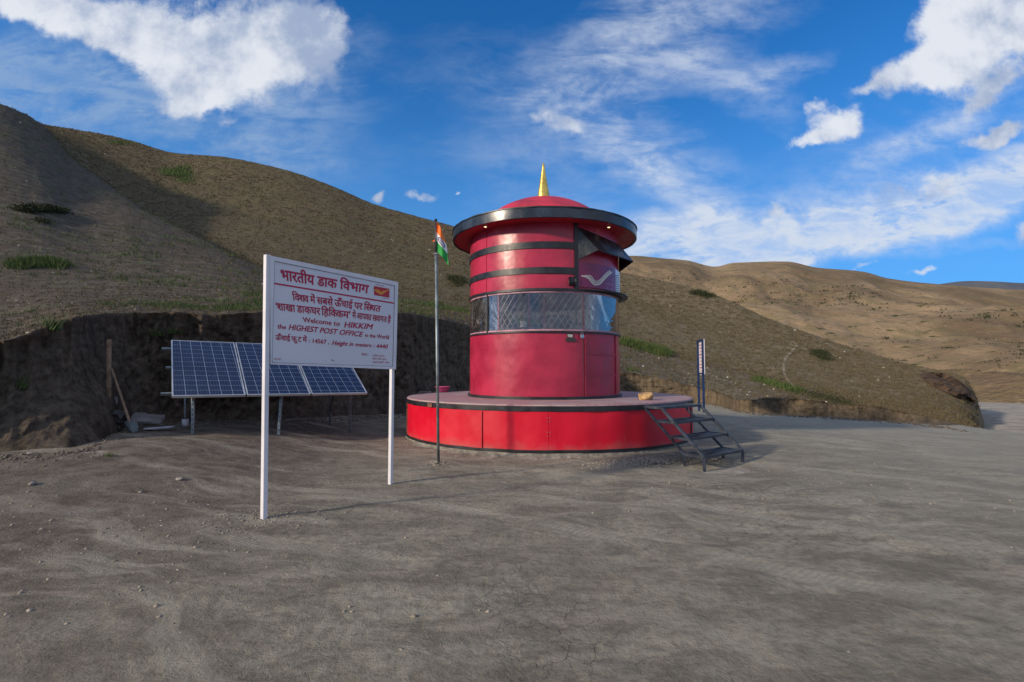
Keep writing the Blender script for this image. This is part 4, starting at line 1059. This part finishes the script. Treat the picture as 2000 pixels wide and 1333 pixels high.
for b in (.16, 1.0, 1.70):
    bm = bmesh.new(); obox(bm, -.14 if b != 1.0 else -.08, Wd + .03, b - .02, b + .02, -.075, -.036); bm_obj('purlin', bm, 'galv', sol)
def perf(a, b):
    a = Vector(a); b = Vector(b); bm = bmesh.new(); bar(bm, a, b, .040, .004, up=(0, 1, 0)); bar(bm, a + Vector((.019, .018, 0)), b + Vector((.019, .018, 0)), .004, .036, up=(0, 1, 0))
    leg = bm_obj('leg', bm, 'galv', sol)
    bm = bmesh.new(); n = int((b - a).length / .075)
    for i in range(1, n):
        p = a + (b - a) * i / n; box(bm, p + Vector((0, -.0035, 0)), .012, .004, .030)
    bm_obj('perforation_pattern', bm, 'idark', leg)
def above(px, bb):
    lo, hi = -.1, Wd + .1
    for _ in range(40):
        m_ = (lo + hi) / 2; q = S(m_, bb, -.08)
        if q.x / q.y * 1000 / hk(770) + 1000 < px: lo = m_
        else: hi = m_
    return lo
def legto(px, py, tx, bb):
    d = P_ground(px, py); top = S(above(tx, bb), bb, -.08); perf(top, d - Vector((0, 0, .08)))
legto(376, 848, 376, .16); legto(543, 850, 549, .16); legto(683, 845, 683, .16)
pb_ = at(644, 829, 10.6); pb_.z = gzf(pb_.x, pb_.y) - .05; perf(S(above(642, 1.0), 1.0, -.08), pb_)
pc_ = at(362, 832, 8.7); 
bm = bmesh.new(); bar(bm, S(2.50, .2, -.09), at(644, 812, 10.5), .02, .02); bm_obj('brace', bm, 'poledark', sol)
bm = bmesh.new(); bar(bm, S(.20, 1.0, -.08), at(361, 816, 8.6), .03, .006); bm_obj('brace', bm, 'galv', sol)
bk = at(362, 826, 8.6); can = thing('hanging_can', 'small pale can under the left end of the solar array', 'can', bk)
bm = bmesh.new(); tube(bm, [bk - Vector((0, 0, .06)), bk + Vector((0, 0, .06))], [.045, .055], 16); bm_obj('can_body', bm, 'palebit', can, True)
bm = bmesh.new(); tube(bm, [bk + Vector((-.05, 0, .06)), bk + Vector((0, 0, .14)), bk + Vector((.05, 0, .06))], .005, 6); bm_obj('can_handle', bm, 'poledark', can)

# ------------------------------------------------------------------ steel steps up to the plinth
st = thing('metal_steps', 'worn black steel steps with slatted treads leaning on the red platform', 'steps', (2.8, 7.2, 0))
dn = Vector((.6, -.8, 0)); wv_ = Vector((.8, .6, 0)); TL0 = Vector((2.15, 7.40, .745)); FL0 = Vector((2.56, 6.85, -.065)); Wst = .96
def tread(p, nm='tread', first=False):
    bm = bmesh.new(); dp = .30
    for k in range(7):
        o_ = -dn * (dp * (k / 6)); bar(bm, p + o_ + wv_ * .0, p + o_ + wv_ * Wst, .026 if k not in (0, 6) else .034, .018 if k not in (0, 6) else .034)
    for s in (.0, Wst):
        bar(bm, p + wv_ * s, p + wv_ * s - dn * dp, .03, .034)
    if first: bar(bm, p + wv_ * .5 * Wst, p + wv_ * .5 * Wst - dn * dp, .8, .004)
    return bm_obj(nm, bm, 'stair', st)
fall = FL0 - TL0
for i, z in enumerate((.745, .55, .345, .135)):
    t_ = (TL0.z - z) / (TL0.z - .135) ; p = TL0 + Vector((fall.x, fall.y, 0)) * t_ * .97; p.z = z; tread(p)
BL_foot = TL0 + Vector((fall.x, fall.y, 0)) * .97; BL_foot.z = .135
for s in (0, Wst):
    o_ = wv_ * s
    bm = bmesh.new(); bar(bm, TL0 + o_, BL_foot + o_, .034, .034); bar(bm, BL_foot + o_, BL_foot + o_ + Vector((0, 0, -.22)), .034, .034); bm_obj('front_rail', bm, 'stair', st)
    bm = bmesh.new(); e = BL_foot + o_ - dn * .30; e.z = -.06; bar(bm, TL0 + o_ - dn * .28 + Vector((0, 0, -.03)), BL_foot + o_ - dn * .30, .030, .030); bar(bm, BL_foot + o_ - dn * .30, e, .03, .03); bm_obj('rear_rail', bm, 'stair', st)
# flat concrete pad below
def pad():
    n = 64; a = np.linspace(0, 2 * np.pi, n, endpoint=False); c = FL0 + wv_ * .55 + dn * .02; V = []
    rad = 1 + .10 * fbm(a * 2, a * 0 + 5, 4, .6)
    for s, z in ((0.01, .0), (.5, .0), (.9, -.002), (1.0, -.014), (1.06, -.06)):
        x = c.x + (np.cos(a) * wv_.x * .74 + np.sin(a) * dn.x * .34) * rad * s; y = c.y + (np.cos(a) * wv_.y * .74 + np.sin(a) * dn.y * .34) * rad * s
        V.append(np.stack([x, y, np.full(n, -.035 - .012) + z + .012 * (y - c.y)], -1))
    o = link('concrete_pad', np_mesh('concrete_pad', np.array(V).reshape(-1, 3), grid_faces(5, n, True)[:, ::-1]), M['padc'], smooth=True)
    tag(o, 'thin pale concrete pad under the foot of the steel steps', 'pad')
def padmat():
    m, t, b = mat('pad concrete', rough=.95, spec=.2); p = pos(t)
    t.put(b.inputs['Base Color'], t.mix(t.ramp(t.noise(p, 9, 8, .7), .3, .7), (.19, .175, .155), (.33, .30, .26))); bump(t, b, t.noise(p, 30, 6, .7), .7, .01); return m
M['padc'] = padmat(); pad()

# ------------------------------------------------------------------ blue framed notice seen edge on
na = P_ground(1375, 807); nb = at(1365.5, 802, na.y + .75); nb.z = gzf(nb.x, nb.y)
ns = thing('notice_board', 'narrow blue framed notice board seen edge on behind the steps', 'notice board', na)
zt_ = zf(664, na.y); zb_ = zf(730, na.y)
for p in (na, nb):
    bm = bmesh.new(); bar(bm, p - Vector((0, 0, .1)), Vector((p.x, p.y, zt_)), .055, .055); bm_obj('post', bm, 'bluepost', ns)
bm = bmesh.new()
for z in (zt_, zb_): bar(bm, Vector((na.x, na.y, z)), Vector((nb.x, nb.y, z)), .05, .05)
bm_obj('cross_rail', bm, 'bluepost', ns)
sd_ = (nb - na).normalized(); sn = Vector((sd_.y, -sd_.x, 0)).normalized()
bm = bmesh.new(); bar(bm, Vector((na.x, na.y, (zt_ + zb_) / 2)) + sn * .03 - sd_ * .05, Vector((nb.x, nb.y, (zt_ + zb_) / 2)) + sn * .03 + sd_ * .05, .02, zt_ - zb_ - .05, up=sn) if False else box(bm, None, 1, 1, 1, mtx=Matrix.Translation(Vector(((na.x + nb.x) / 2, (na.y + nb.y) / 2, (zt_ + zb_) / 2)) + sn * .04) @ Matrix.Rotation(math.atan2(sd_.y, sd_.x), 4, 'Z') @ Matrix.Diagonal((.86, .02, zt_ - zb_ + .04, 1)))
fb_ = bm_obj('board', bm, 'white', ns)
bm = bmesh.new()
for i in range(9):
    z = zb_ + .08 + i * (zt_ - zb_ - .12) / 9
    box(bm, None, 1, 1, 1, mtx=Matrix.Translation(Vector(((na.x + nb.x) / 2, (na.y + nb.y) / 2, z)) + sn * .027) @ Matrix.Rotation(math.atan2(sd_.y, sd_.x), 4, 'Z') @ Matrix.Diagonal((.3 + .17 * (i % 3), .006, .022 + .01 * (i % 2), 1)))
bm_obj('board_print', bm, 'logored', fb_)
# ------------------------------------------------------------------ loose things
def rock(name, c, sx, sy, sz, m_, rz=0, seed=0, label=None, cat='rock', group=None, sub=3):
    bm = bmesh.new(); bmesh.ops.create_icosphere(bm, subdivisions=sub, radius=1)
    r_ = random.Random(seed); pl_ = [(Vector((r_.gauss(0, 1), r_.gauss(0, 1), r_.gauss(0, .8))).normalized(), r_.uniform(.55, .85)) for _ in range(11)]
    for v in bm.verts:
        for n, d in pl_:
            e = v.co.dot(n) - d
            if e > 0: v.co -= n * e
        v.co *= 1 + r_.uniform(-.02, .02)
    bmesh.ops.transform(bm, matrix=Matrix.Translation(c) @ Matrix.Rotation(rz, 4, 'Z') @ Matrix.Diagonal((sx, sy, sz, 1)), verts=bm.verts[:])
    o = bm_obj(name, bm, m_)
    o.data.transform(Matrix.Translation(-Vector(c))); o.location = c
    if label: tag(o, label, cat, group)
    return o
M['ochre'] = painted('ochre rock', (.46, .29, .13), .85, (.22, .14, .07), .08, .3, 7, bumpd=.02, bscale=12)
rk = at(1263, 776, 9.0); rk.z = .768 + .06
rock('rock', rk, .185, .13, .10, 'ochre', .2, 5, 'ochre angular rock lying on the platform deck near the steps')
# pink basin lying on the deck edge
pkc = at(864, 762, 12.0); pkc.z = .768
basin = thing('plastic_basin', 'pink plastic basin lying on the far left edge of the deck', 'basin', pkc)
prof = [(.02, .015), (.11, .0), (.13, .02), (.17, .12), (.185, .125), (.18, .135), (.16, .13), (.12, .03), (.0, .02)]
lathe('basin_shell', [(max(r_, .001), .768 + z_) for r_, z_ in prof], 'pink', basin, n=32, c=pkc)
gc = at(830, 766, 11.6); gc.z = .772; bm = bmesh.new()
tube(bm, [gc + Vector((.13 * math.cos(a), .08 * math.sin(a), .012 + .012 * math.sin(3 * a))) for a in np.linspace(0, 2 * math.pi, 20)], .014, 8, False); tag(bm_obj('hose_coil', bm, 'slab'), 'small grey coil of hose lying on the deck beside the pink basin', 'hose')
# niche: timber post, leaning stick, slabs
pa = at(214, 790, 8.35); pt = at(213, 664, 8.42)
bm = bmesh.new(); bar(bm, pa - Vector((0, 0, .25)), pt, .055, .045); bevel(bm, .006); tag(bm_obj('timber_post', bm, 'wood'), 'upright weathered timber post against the dark earth bank', 'timber post')
bm = bmesh.new(); tube(bm, [at(218, 722, 8.6), at(235, 770, 8.4), at(253, 824, 8.2)], [.017, .019, .021], 10)
stk = bm_obj('handle_shaft', bm, 'wood', None)
shov = thing('shovel', 'shovel with a long pale handle leaning on the timber post', 'shovel', at(253, 830, 8.2)); stk.parent = shov; stk.matrix_parent_inverse = Matrix.Translation(-shov.location)
bm = bmesh.new(); s0_ = at(253, 822, 8.2); dirx = (s0_ - at(235, 770, 8.4)).normalized(); side = Vector((1, .2, 0)).normalized(); nb_ = 8; grid_ = []
for i in range(nb_ + 1):
    t_ = i / nb_; wd = .095 * math.sqrt(max(0, 1 - (t_ * .98) ** 3)) * (1 if t_ > .1 else .7)
    grid_.append([bm.verts.new(s0_ + dirx * (.24 * t_) + side * (wd * u_) + Vector((0, -.02 + .03 * u_ * u_, 0))) for u_ in (-1, -.5, 0, .5, 1)])
for i in range(nb_):
    for j in range(4): bm.faces.new((grid_[i][j], grid_[i][j + 1], grid_[i + 1][j + 1], grid_[i + 1][j]))
bmesh.ops.solidify(bm, geom=bm.faces[:], thickness=.004); bm_obj('blade', bm, 'galv', shov)
def slabobj(px, py, d, sx, sy, sz, rx, ry, rz, m_, label, nm='stone_slab', cat='slab'):
    c = at(px, py, d); bm = bmesh.new(); bmesh.ops.create_cube(bm, size=1); bmesh.ops.subdivide_edges(bm, edges=bm.edges[:], cuts=3, use_grid_fill=True)
    for v in bm.verts:
        if abs(v.co.x) > .4 or abs(v.co.y) > .4: v.co.x += random.uniform(-.09, .09); v.co.y += random.uniform(-.09, .09)
        v.co.z += random.uniform(-.06, .06)
    bmesh.ops.transform(bm, matrix=Matrix.Rotation(rz, 4, 'Z') @ Matrix.Rotation(rx, 4, 'X') @ Matrix.Rotation(ry, 4, 'Y') @ Matrix.Diagonal((sx, sy, sz, 1)), verts=bm.verts[:])
    o = bm_obj(nm, bm, m_); o.location = c; tag(o, label, cat); return o
slabobj(205, 789, 8.45, .30, .05, .24, R(-20), R(5), .2, 'slab', 'grey flat slab leaning at the foot of the timber post')
slabobj(289, 818, 8.6, .40, .20, .05, R(35), R(10), .3, 'slab', 'grey slab lying tilted on the soil right of the shovel')
slabobj(310, 836, 8.4, .38, .10, .02, R(4), R(-3), .3, 'palebit', 'thin pale sheet lying on the soil left of the solar legs', 'pale_sheet', 'sheet')
slabobj(222, 818, 8.3, .30, .22, .22, R(10), R(15), .3, 'idark', 'dark lumpy sack on the soil below the timber post', 'dark_sack', 'sack')
# stones on the ground, each a thing
M['stone'] = painted('grey stone', (.24, .22, .20), .95, (.38, .36, .33), .06, .3, 9, bumpd=.01, bscale=14)
for i, (px, py, s, lab) in enumerate([(60, 889, .075, 'flat pale stone at the foot of the dark left bank'), (276, 961, .05, 'small pale stone lying on the soil left of the signboard'),
        (350, 939, .085, 'flat brown stone on the soil below the left solar leg'), (208, 938 - 10, .03, 'tiny pale stone just left of the scuffed soil patch'), (65, 948, .09, 'flat dark stone at the left edge below the bank'),
        (505, 829, .05, 'pale stone in the shade under the middle solar panel'), (1445, 802, .12, 'pale stone at the gap in the low bank right of the notice board')]):
    p = P_ground(px, py); s *= .62; rock('stone', p + Vector((0, 0, s * .25)), s, s * .7, s * .4, 'stone', i * 1.3, 40 + i, lab, 'stone', 'loose stones on the ground', 2)
# red clay outcrop at the end of the spur
def claymat():
    m, t, b = mat('red clay outcrop', rough=1, spec=.1); p = pos(t); n = t.noise(t.scalev(p, (1, 1, .6)), 1.1, 8, .7, .5)
    t.put(b.inputs['Base Color'], t.mix(t.ramp(n, .35, .65), (.040, .028, .020), (.150, .095, .060))); bump(t, b, n, 1, .4); return m
M['clay'] = claymat()
def outcrop():
    nu, nv_ = 70, 30; V = []
    for j in range(nv_):
        for i in range(nu):
            u = i / (nu - 1); v = j / (nv_ - 1); px = 1797 + 107 * u
            top = 727 + 47 * (max(0, u - .12) / .88) ** 2.6 + (3 if u < .05 else 0); bot = 733 + 62 * u ** .75 * (1 - .12 * u); py = bot + (top - bot) * v
            hq = hill_at(min(px, 1896), max(py, 716 + .45 * (px - 1790)), NB); d = hq.y - .5 - 1.2 * math.sin(math.pi * min(1, v * 1.0)) * (.4 + .6 * u)
            n = .9 * float(fbm(np.array(px * .06), np.array(py * .10), 5, .6)); p = at(px, py, d - n * math.sin(math.pi * min(1, v + .1))); V.append(p)
    V = np.array(V); tg_ = V[-nu:] + np.array([.6, 3.0, -1.6]); V = np.concatenate([V, tg_])
    tag(link('clay_outcrop', np_mesh('clay_outcrop', V, grid_faces(nv_ + 1, nu)), M['clay'], smooth=True), kind='structure')
outcrop()

# ------------------------------------------------------------------ plants and ground cover
def leafmat(name, a, b_):
    m, t, b = mat(name, rough=.9, spec=.15); g = t.new('ShaderNodeNewGeometry')
    t.put(b.inputs['Base Color'], t.mix(t.noise(g.outputs['Position'], 6, 4, .7), a, b_)); return m
M['grassg'] = leafmat('fresh grass', (.035, .055, .018), (.10, .14, .045))
M['shrubg'] = leafmat('dark shrub leaves', (.018, .022, .012), (.055, .062, .028))
M['tuft'] = leafmat('dry tufts', (.060, .050, .030), (.150, .122, .072))
M['greenp'] = leafmat('ridge meadow', (.055, .085, .03), (.12, .17, .055))
M['greent'] = leafmat('terrace sprouts', (.04, .065, .024), (.09, .13, .045))
def blades(P, H, nb_, spread, wid, lean=.5):
    """P Nx3 roots; upright crossing blades, built as triangles with numpy"""
    N = len(P); P = np.repeat(P, nb_, 0); H = np.repeat(H, nb_); n = len(P)
    a = rng.uniform(0, 2 * np.pi, n); sp = np.repeat(np.broadcast_to(spread, N), nb_); w_ = np.repeat(np.broadcast_to(wid, N), nb_)
    off = rng.normal(0, 1, (n, 2)) * sp[:, None]; base = P + np.concatenate([off, np.zeros((n, 1))], 1)
    h = H * rng.uniform(.5, 1.2, n); dx = np.cos(a); dy = np.sin(a); ln = rng.uniform(0, lean, n) * h; b2 = rng.uniform(0, 2 * np.pi, n)
    A = base + np.stack([dx * w_, dy * w_, -h * .15], 1); B = base - np.stack([dx * w_, dy * w_, h * .15], 1); C = base + np.stack([np.cos(b2) * ln, np.sin(b2) * ln, h], 1)
    V = np.stack([A, B, C], 1).reshape(-1, 3); return V, np.arange(3 * n).reshape(-1, 3)
def scatter_hill(N, t0, t1, px0, px1, dens=None):
    i0 = NB + int(np.searchsorted(ts, t0)); i1 = NB + min(int(np.searchsorted(ts, t1)), len(ts) - 2)
    c0 = int(np.searchsorted(pxs, px0)); c1 = int(np.searchsorted(pxs, px1)) - 1
    i = rng.integers(i0, i1, N * 4); j = rng.integers(c0, c1, N * 4); f = rng.random(N * 4)[:, None]; g = rng.random(N * 4)[:, None]
    G = np.stack([X, Y, Z], -1); P = (G[i, j] * (1 - f) + G[i + 1, j] * f) * (1 - g) + (G[i, j + 1] * (1 - f) + G[i + 1, j + 1] * f) * g
    if dens is not None:
        keep = rng.random(len(P)) < dens(P); P = P[keep]
    return P[:N]
def stuff(name, VF, m_):
    tag(link(name, np_mesh(name, *VF), m_), kind='stuff')
patch = lambda P: np.clip((fbm(P[:, 0] * .22 + 3, P[:, 1] * .22, 4) + .02) * 3, .02, 1) * np.clip(fbm(P[:, 0] * 1.3, P[:, 1] * 1.3, 3) * 2 + .6, 0, 1)
P = scatter_hill(5200, 1.03, 3.3, -60, 1250, patch); stuff('green_sprouts', blades(P, np.full(len(P), .075) * rng.uniform(.5, 1.6, len(P)) * np.clip(P[:, 1] / 12, 1, 2.5), 7, .045 * np.clip(P[:, 1] / 14, 1, 3), .007 * np.clip(P[:, 1] / 12, 1, 3), 1.0), 'greent')
P = scatter_hill(14000, 1.0, 3.0, -60, 1900); stuff('dry_stubble', blades(P, np.full(len(P), .045) * np.clip(P[:, 1] / 14, .8, 3), 5, .03 * np.clip(P[:, 1] / 14, 1, 3), .008 * np.clip(P[:, 1] / 12, 1, 3), 1.2), 'tuft')
P = scatter_hill(34000, 3.0, 6.0, -60, 1910); stuff('ridge_tufts', blades(P, 0.09 * rng.uniform(.5, 1.8, len(P)) * np.clip((P[:, 1] / 45) ** .7, .5, 3), 7, .09 * np.clip(P[:, 1] / 45, .6, 3), .028 * np.clip(P[:, 1] / 40, .7, 3), .8), 'tuft')
gp = scatter_hill(3200, 5.3, 5.93, 215, 375, lambda P: np.clip(fbm(P[:, 0] * .08, P[:, 1] * .08, 4) * 3 + .4, 0, 1)); stuff('ridge_grass', blades(gp, np.full(len(gp), .34), 5, .8, .07, 1), 'greenp')
# grass clumps and shrubs, each a plant of its own
def shrub(name, pts, n, h, wid, m_, label, cat, spread, group=None, lean=1.0):
    P = []
    for (px, py, wt) in pts:
        for _ in range(int(n * wt)):
            P.append(hill_at(px + random.gauss(0, 1) * spread[0], py + random.gauss(0, 1) * spread[1], NB))
    P = np.array(P); 
    if m_ == 'shrubg':      # low mats of small leaf clumps
        k = 9; Q = np.repeat(P, k, 0); n_ = len(Q); Q = Q + rng.normal(0, 1, (n_, 3)) * np.array([h * .8, h * .8, 0]); Q[:, 2] += h * rng.random(n_) ** 1.4 * np.repeat(rng.uniform(.3, 1, len(P)), k)
        V = (Q[:, None, :] + rng.normal(0, wid * .55, (n_, 3, 3))).reshape(-1, 3); F = np.arange(3 * n_).reshape(-1, 3)
    else: V, F = blades(P, np.full(len(P), h) * rng.uniform(.4, 1.25, len(P)), 6, h * .45, wid, lean)
    c = P.mean(0); c[2] = P[:, 2].min(); me = np_mesh(name, V - c, F); o = link(name, me, m_); o.location = Vector(c.tolist())
    tag(o, label, cat, group); return o
shrub('grass_clump', [(30 + 10 * i, 520 - 4 * math.sin(i / 9 * 3.1), 1) for i in range(10)], 60, .34, .022, 'grassg', 'long fresh green grass clump at the left edge above the bank', 'grass clump', (7, 3.5))
shrub('grass_clump', [(1213 + 8 * i, 668 + 2.1 * i, 1) for i in range(12)], 60, .36, .022, 'grassg', 'bright green strip of grass just right of the kiosk wall', 'grass clump', (5, 3))
shrub('low_shrub', [(50 + 8 * i, 413 - 3 * math.sin(i / 8 * 3.1), 1) for i in range(9)], 120, .34, .10, 'shrubg', 'dark low shrub high on the left slope under the gully', 'shrub', (6, 1.5))
shrub('low_shrub', [(84, 434, 1)], 90, .25, .07, 'shrubg', 'small dark shrub just below the long one on the left slope', 'shrub', (6, 1.6))
shrub('low_shrub', [(884, 545, 1), (892, 546, 1), (900, 551, 1), (890, 556, .5)], 160, .26, .08, 'shrubg', 'dark round shrub on the ridge between flagpole and kiosk', 'shrub', (6, 3))
shrub('low_shrub', [(1360, 573, 1), (1370, 575, 1), (1382, 579, .7)], 120, .35, .12, 'shrubg', 'dark shrub on the crest of the right hand ridge', 'shrub', (7, 2.0))
shrub('low_shrub', [(1594, 690, 1), (1604, 694, 1), (1612, 701, .6)], 130, .28, .08, 'shrubg', 'dark shrub beside the pale footpath on the right ridge', 'shrub', (5, 3))
shrub('low_shrub', [(1478 + 10 * i, 741 + 3.0 * i, 1) for i in range(9)], 34, .17, .035, 'grassg', 'long green strip of growth along the ridge foot below the footpath', 'shrub', (7, 2.0))
shrub('low_shrub', [(1575 + 9 * i, 771 + 2.4 * i, 1) for i in range(9)], 26, .26, .04, 'shrubg', 'dark strip of growth above the low bank at the right', 'shrub', (8, 2.2))
shrub('grass_tussock', [(45, 760, 1)], 40, .16, .006, 'greent', 'green tussock growing out of the dark earth at the left edge', 'tussock', (5, 3)) if False else None
def bank_at(px, py):
    return hill_at(px, py, 0)
def tussock(px, py, h, label):
    p = bank_at(px, py); V, F = blades(np.array([p] * 9), np.full(9, h), 9, .05, .008, 1.1); c = np.array(p); me = np_mesh('grass_tussock', V - c, F); o = link('grass_tussock', me, 'greent'); o.location = p; tag(o, label, 'tussock', 'green tussocks on the dark bank')
tussock(45, 757, .15, 'green tussock growing low on the dark mound at far left'); tussock(100, 642, .20, 'green tussock at the top corner of the dark bank')
tussock(305, 655, .13, 'green tussock on the bank above the left solar panel'); tussock(338, 651, .11, 'small green tussock on the bank just above the solar panel corner')
p = P_ground(214, 893)
V, F = blades(np.array([p] * 6), np.full(6, .06), 7, .035, .005, 1.3); o = link('grass_tussock', np_mesh('grass_tussock', V - np.array(p), F), 'greent'); o.location = p; tag(o, 'lone green tussock on the flat soil in front of the bank', 'tussock', 'green tussocks on the dark bank')
# far hill scrub
G = np.stack([FX, FY, FZ], -1); i = rng.integers(6, 195, 9000); j = rng.integers(10, 560, 9000); Pf = G[i, j] + rng.normal(0, .6, (9000, 3)) * np.array([1, 1, 0])
kp = (Pf[:, 1] < 320) & (rng.random(9000) < np.clip(fbm(Pf[:, 0] * .02, Pf[:, 1] * .03, 4) * 3 + .25, .01, 1)); Pf = Pf[kp][:2600]
stuff('far_scrub', blades(Pf, .42 * rng.uniform(.4, 1.3, len(Pf)) * np.clip(Pf[:, 1] / 120, .4, 1.6), 7, .8 * np.clip(Pf[:, 1] / 120, .4, 1.6), .22 * np.clip(Pf[:, 1] / 120, .4, 1.6), 1), 'shrubg')
# pale stones over the slopes, gravel on the ground
def pebbles(name, P, s, m_):
    n = len(P); oc = np.array([(1, 0, 0), (0, 1, 0), (-1, 0, 0), (0, -1, 0), (0, 0, .7), (0, 0, -.5)], float)
    V = P[:, None, :] + oc[None] * s[:, None, None] * rng.uniform(.55, 1.35, (n, 6, 1)); ca_, sa_ = np.cos(P[:, 0] * 99), np.sin(P[:, 0] * 99)
    f = np.array([(0, 1, 4), (1, 2, 4), (2, 3, 4), (3, 0, 4), (1, 0, 5), (2, 1, 5), (3, 2, 5), (0, 3, 5)]); F = (f[None] + 6 * np.arange(n)[:, None, None]).reshape(-1, 3)
    stuff(name, (V.reshape(-1, 3), F), m_)
M['gravel'] = painted('gravel', (.25, .215, .175), .95, (.46, .42, .37), .16, .35, 30)
M['palestone'] = painted('pale hill stones', (.45, .40, .33), .95, None, 0, .2, 2)
P = scatter_hill(190, 2.0, 5.95, 0, 1880); pebbles('hill_stones', P, .05 * rng.uniform(.5, 1.8, len(P)) * (P[:, 1] / 26), 'palestone')
P = scatter_hill(230, 1.0, 2.6, 0, 1880); pebbles('terrace_stones', P, .025 * rng.uniform(.4, 1.6, len(P)) * np.clip(P[:, 1] / 12, 1, 3), 'palestone')
n = 16000; x = rng.uniform(-9, 8, n); y = rng.uniform(1.2, 13, n); dn_ = np.clip(fbm(x * .5, y * .5, 4) * 2.0 + .15, .02, 1) * np.clip(.22 + .9 * sstep(-x, .5, 4), 0, 1)
kp = (rng.random(n) < dn_) & (np.hypot(x - PC.x, y - PC.y) > RP); x, y = x[kp], y[kp]
pebbles('ground_gravel', np.stack([x, y, gz(x, y)], 1), .0085 * rng.uniform(.35, 1.6, len(x)) ** 1.8, 'gravel')
# gravel heap beside the steps
n = 2600; a = rng.normal(0, .42, n); b = rng.normal(0, .26, n); x = 1.95 + a * .8 + b * .2; y = 7.35 + a * .35 - b * .5
kp = np.hypot(x - PC.x, y - PC.y) > RP + .02; x, y = x[kp], y[kp]
pebbles('gravel_heap', np.stack([x, y, gz(x, y) + .03 * np.exp(-(((x - 1.95) / .5) ** 2 + ((y - 7.35) / .35) ** 2)) * rng.random(len(x))], 1), .013 * rng.uniform(.4, 1.6, len(x)), 'gravel')
n = 160; a = rng.uniform(0, 6.28, n); r_ = rng.random(n) ** .7 * .17
pebbles('pole_gravel', np.stack([fp.x + r_ * np.cos(a), fp.y + r_ * np.sin(a), fp.z + .03 * (1 - r_ / .17)], 1), .014 * rng.uniform(.5, 1.5, n), 'gravel')
# footpath on the ridge
pp = [(1490, 650), (1530, 661), (1552, 669), (1556, 675), (1545, 688), (1534, 702), (1531, 718), (1534, 734), (1545, 750), (1556, 762)]
sm_ = smooth_line(pp, 60); V = []
for (a, b) in sm_:
    i = sm_.index((a, b)); wd = 2.8 * min(1, i / 20 + .25)
    for s in (-1, -.33, .33, 1):
        q = hill_at(a + s * wd, b + s * .6, NB); q = q + (Vector((0, 0, EYE)) - q).normalized() * .30 * (1 - abs(s) * .4); V.append(q)
M['path'] = painted('trodden path', (.245, .195, .13), 1, None, 0, .1, 1)
tag(link('footpath', np_mesh('footpath', np.array(V), grid_faces(len(sm_), 4)), 'path', smooth=True), kind='structure')

# ------------------------------------------------------------------ dirt road curving away behind the spur
cl = smooth_line([(21, 19), (25.5, 24.5), (31.5, 30.5), (40, 41), (49, 52), (58, 62)], 60); V = []
for i, (x, y) in enumerate(cl):
    x2, y2 = cl[min(i + 1, 59)]; x1, y1 = cl[max(i - 1, 0)]; n_ = Vector((x2 - x1, y2 - y1, 0)).normalized(); sd2 = Vector((n_.y, -n_.x, 0))
    for k in range(9):
        q = Vector((x, y, 0)) + sd2 * (-2.4 + k * .95 + .25 * float(fbm(np.array(i * .3), np.array(k * 1.0), 3))); q.z = gzf(q.x, q.y) + .06 - (.10 if k in (0, 8) else 0); V.append(q)
def roadmat():
    m, t, b = mat('dirt road', rough=.95, spec=.15); p = pos(t)
    t.put(b.inputs['Base Color'], t.mix(t.ramp(t.noise(p, 1.2, 7, .65), .35, .65), (.24, .215, .185), (.37, .335, .285))); bump(t, b, t.noise(p, 6, 7, .7), .8, .05); return m
tag(link('dirt_road', np_mesh('dirt_road', np.array(V), grid_faces(60, 9)[:, ::-1]), roadmat(), smooth=True), kind='structure')

# pebbles kicked up round the left sign post
n = 150; a = rng.uniform(0, 6.28, n); r_ = .03 + rng.random(n) ** .8 * .40; x = pbl.x + r_ * np.cos(a) * 1.3; y = pbl.y + r_ * np.sin(a)
pebbles('post_gravel', np.stack([x, y, gz(x, y) + .002], 1), .0085 * rng.uniform(.4, 1.8, n), 'gravel')
# wiring on the solar array
bm = bmesh.new(); tube(bm, [S(.5, .9, -.09), S(.9, .6, -.16), S(1.3, .45, -.20), S(1.7, .6, -.14), S(2.1, .9, -.09)], .007, 6); tube(bm, [S(2.4, .5, -.09), S(2.5, .3, -.30), Vector(S(2.5, .3, -.3)) - Vector((0, 0, .35))], .007, 6)
bm_obj('wiring', bm, 'poledark', sol)
# clods and rubble fallen along the foot of the cut bank
n = 2600; ci = rng.integers(np.searchsorted(pxs, -200), np.searchsorted(pxs, 1880), n); off = np.abs(rng.normal(0, .22, n)) + .02
dd = foot_d[ci] - off * np.clip(foot_d[ci] / 10, .8, 2); x = az_u[ci] * dd + rng.normal(0, .05, n); kp = (np.hypot(x - PC.x, dd - PC.y) > RP + .1); x, dd = x[kp], dd[kp]
M['clod'] = painted('earth clods', (.11, .088, .068), 1, (.26, .23, .19), .14, .35, 20)
pebbles('bank_rubble', np.stack([x, dd, gz(x, dd)], 1), .015 * rng.uniform(.25, 2.0, len(x)) ** 1.5 * np.clip(dd / 9, .8, 2), 'clod')
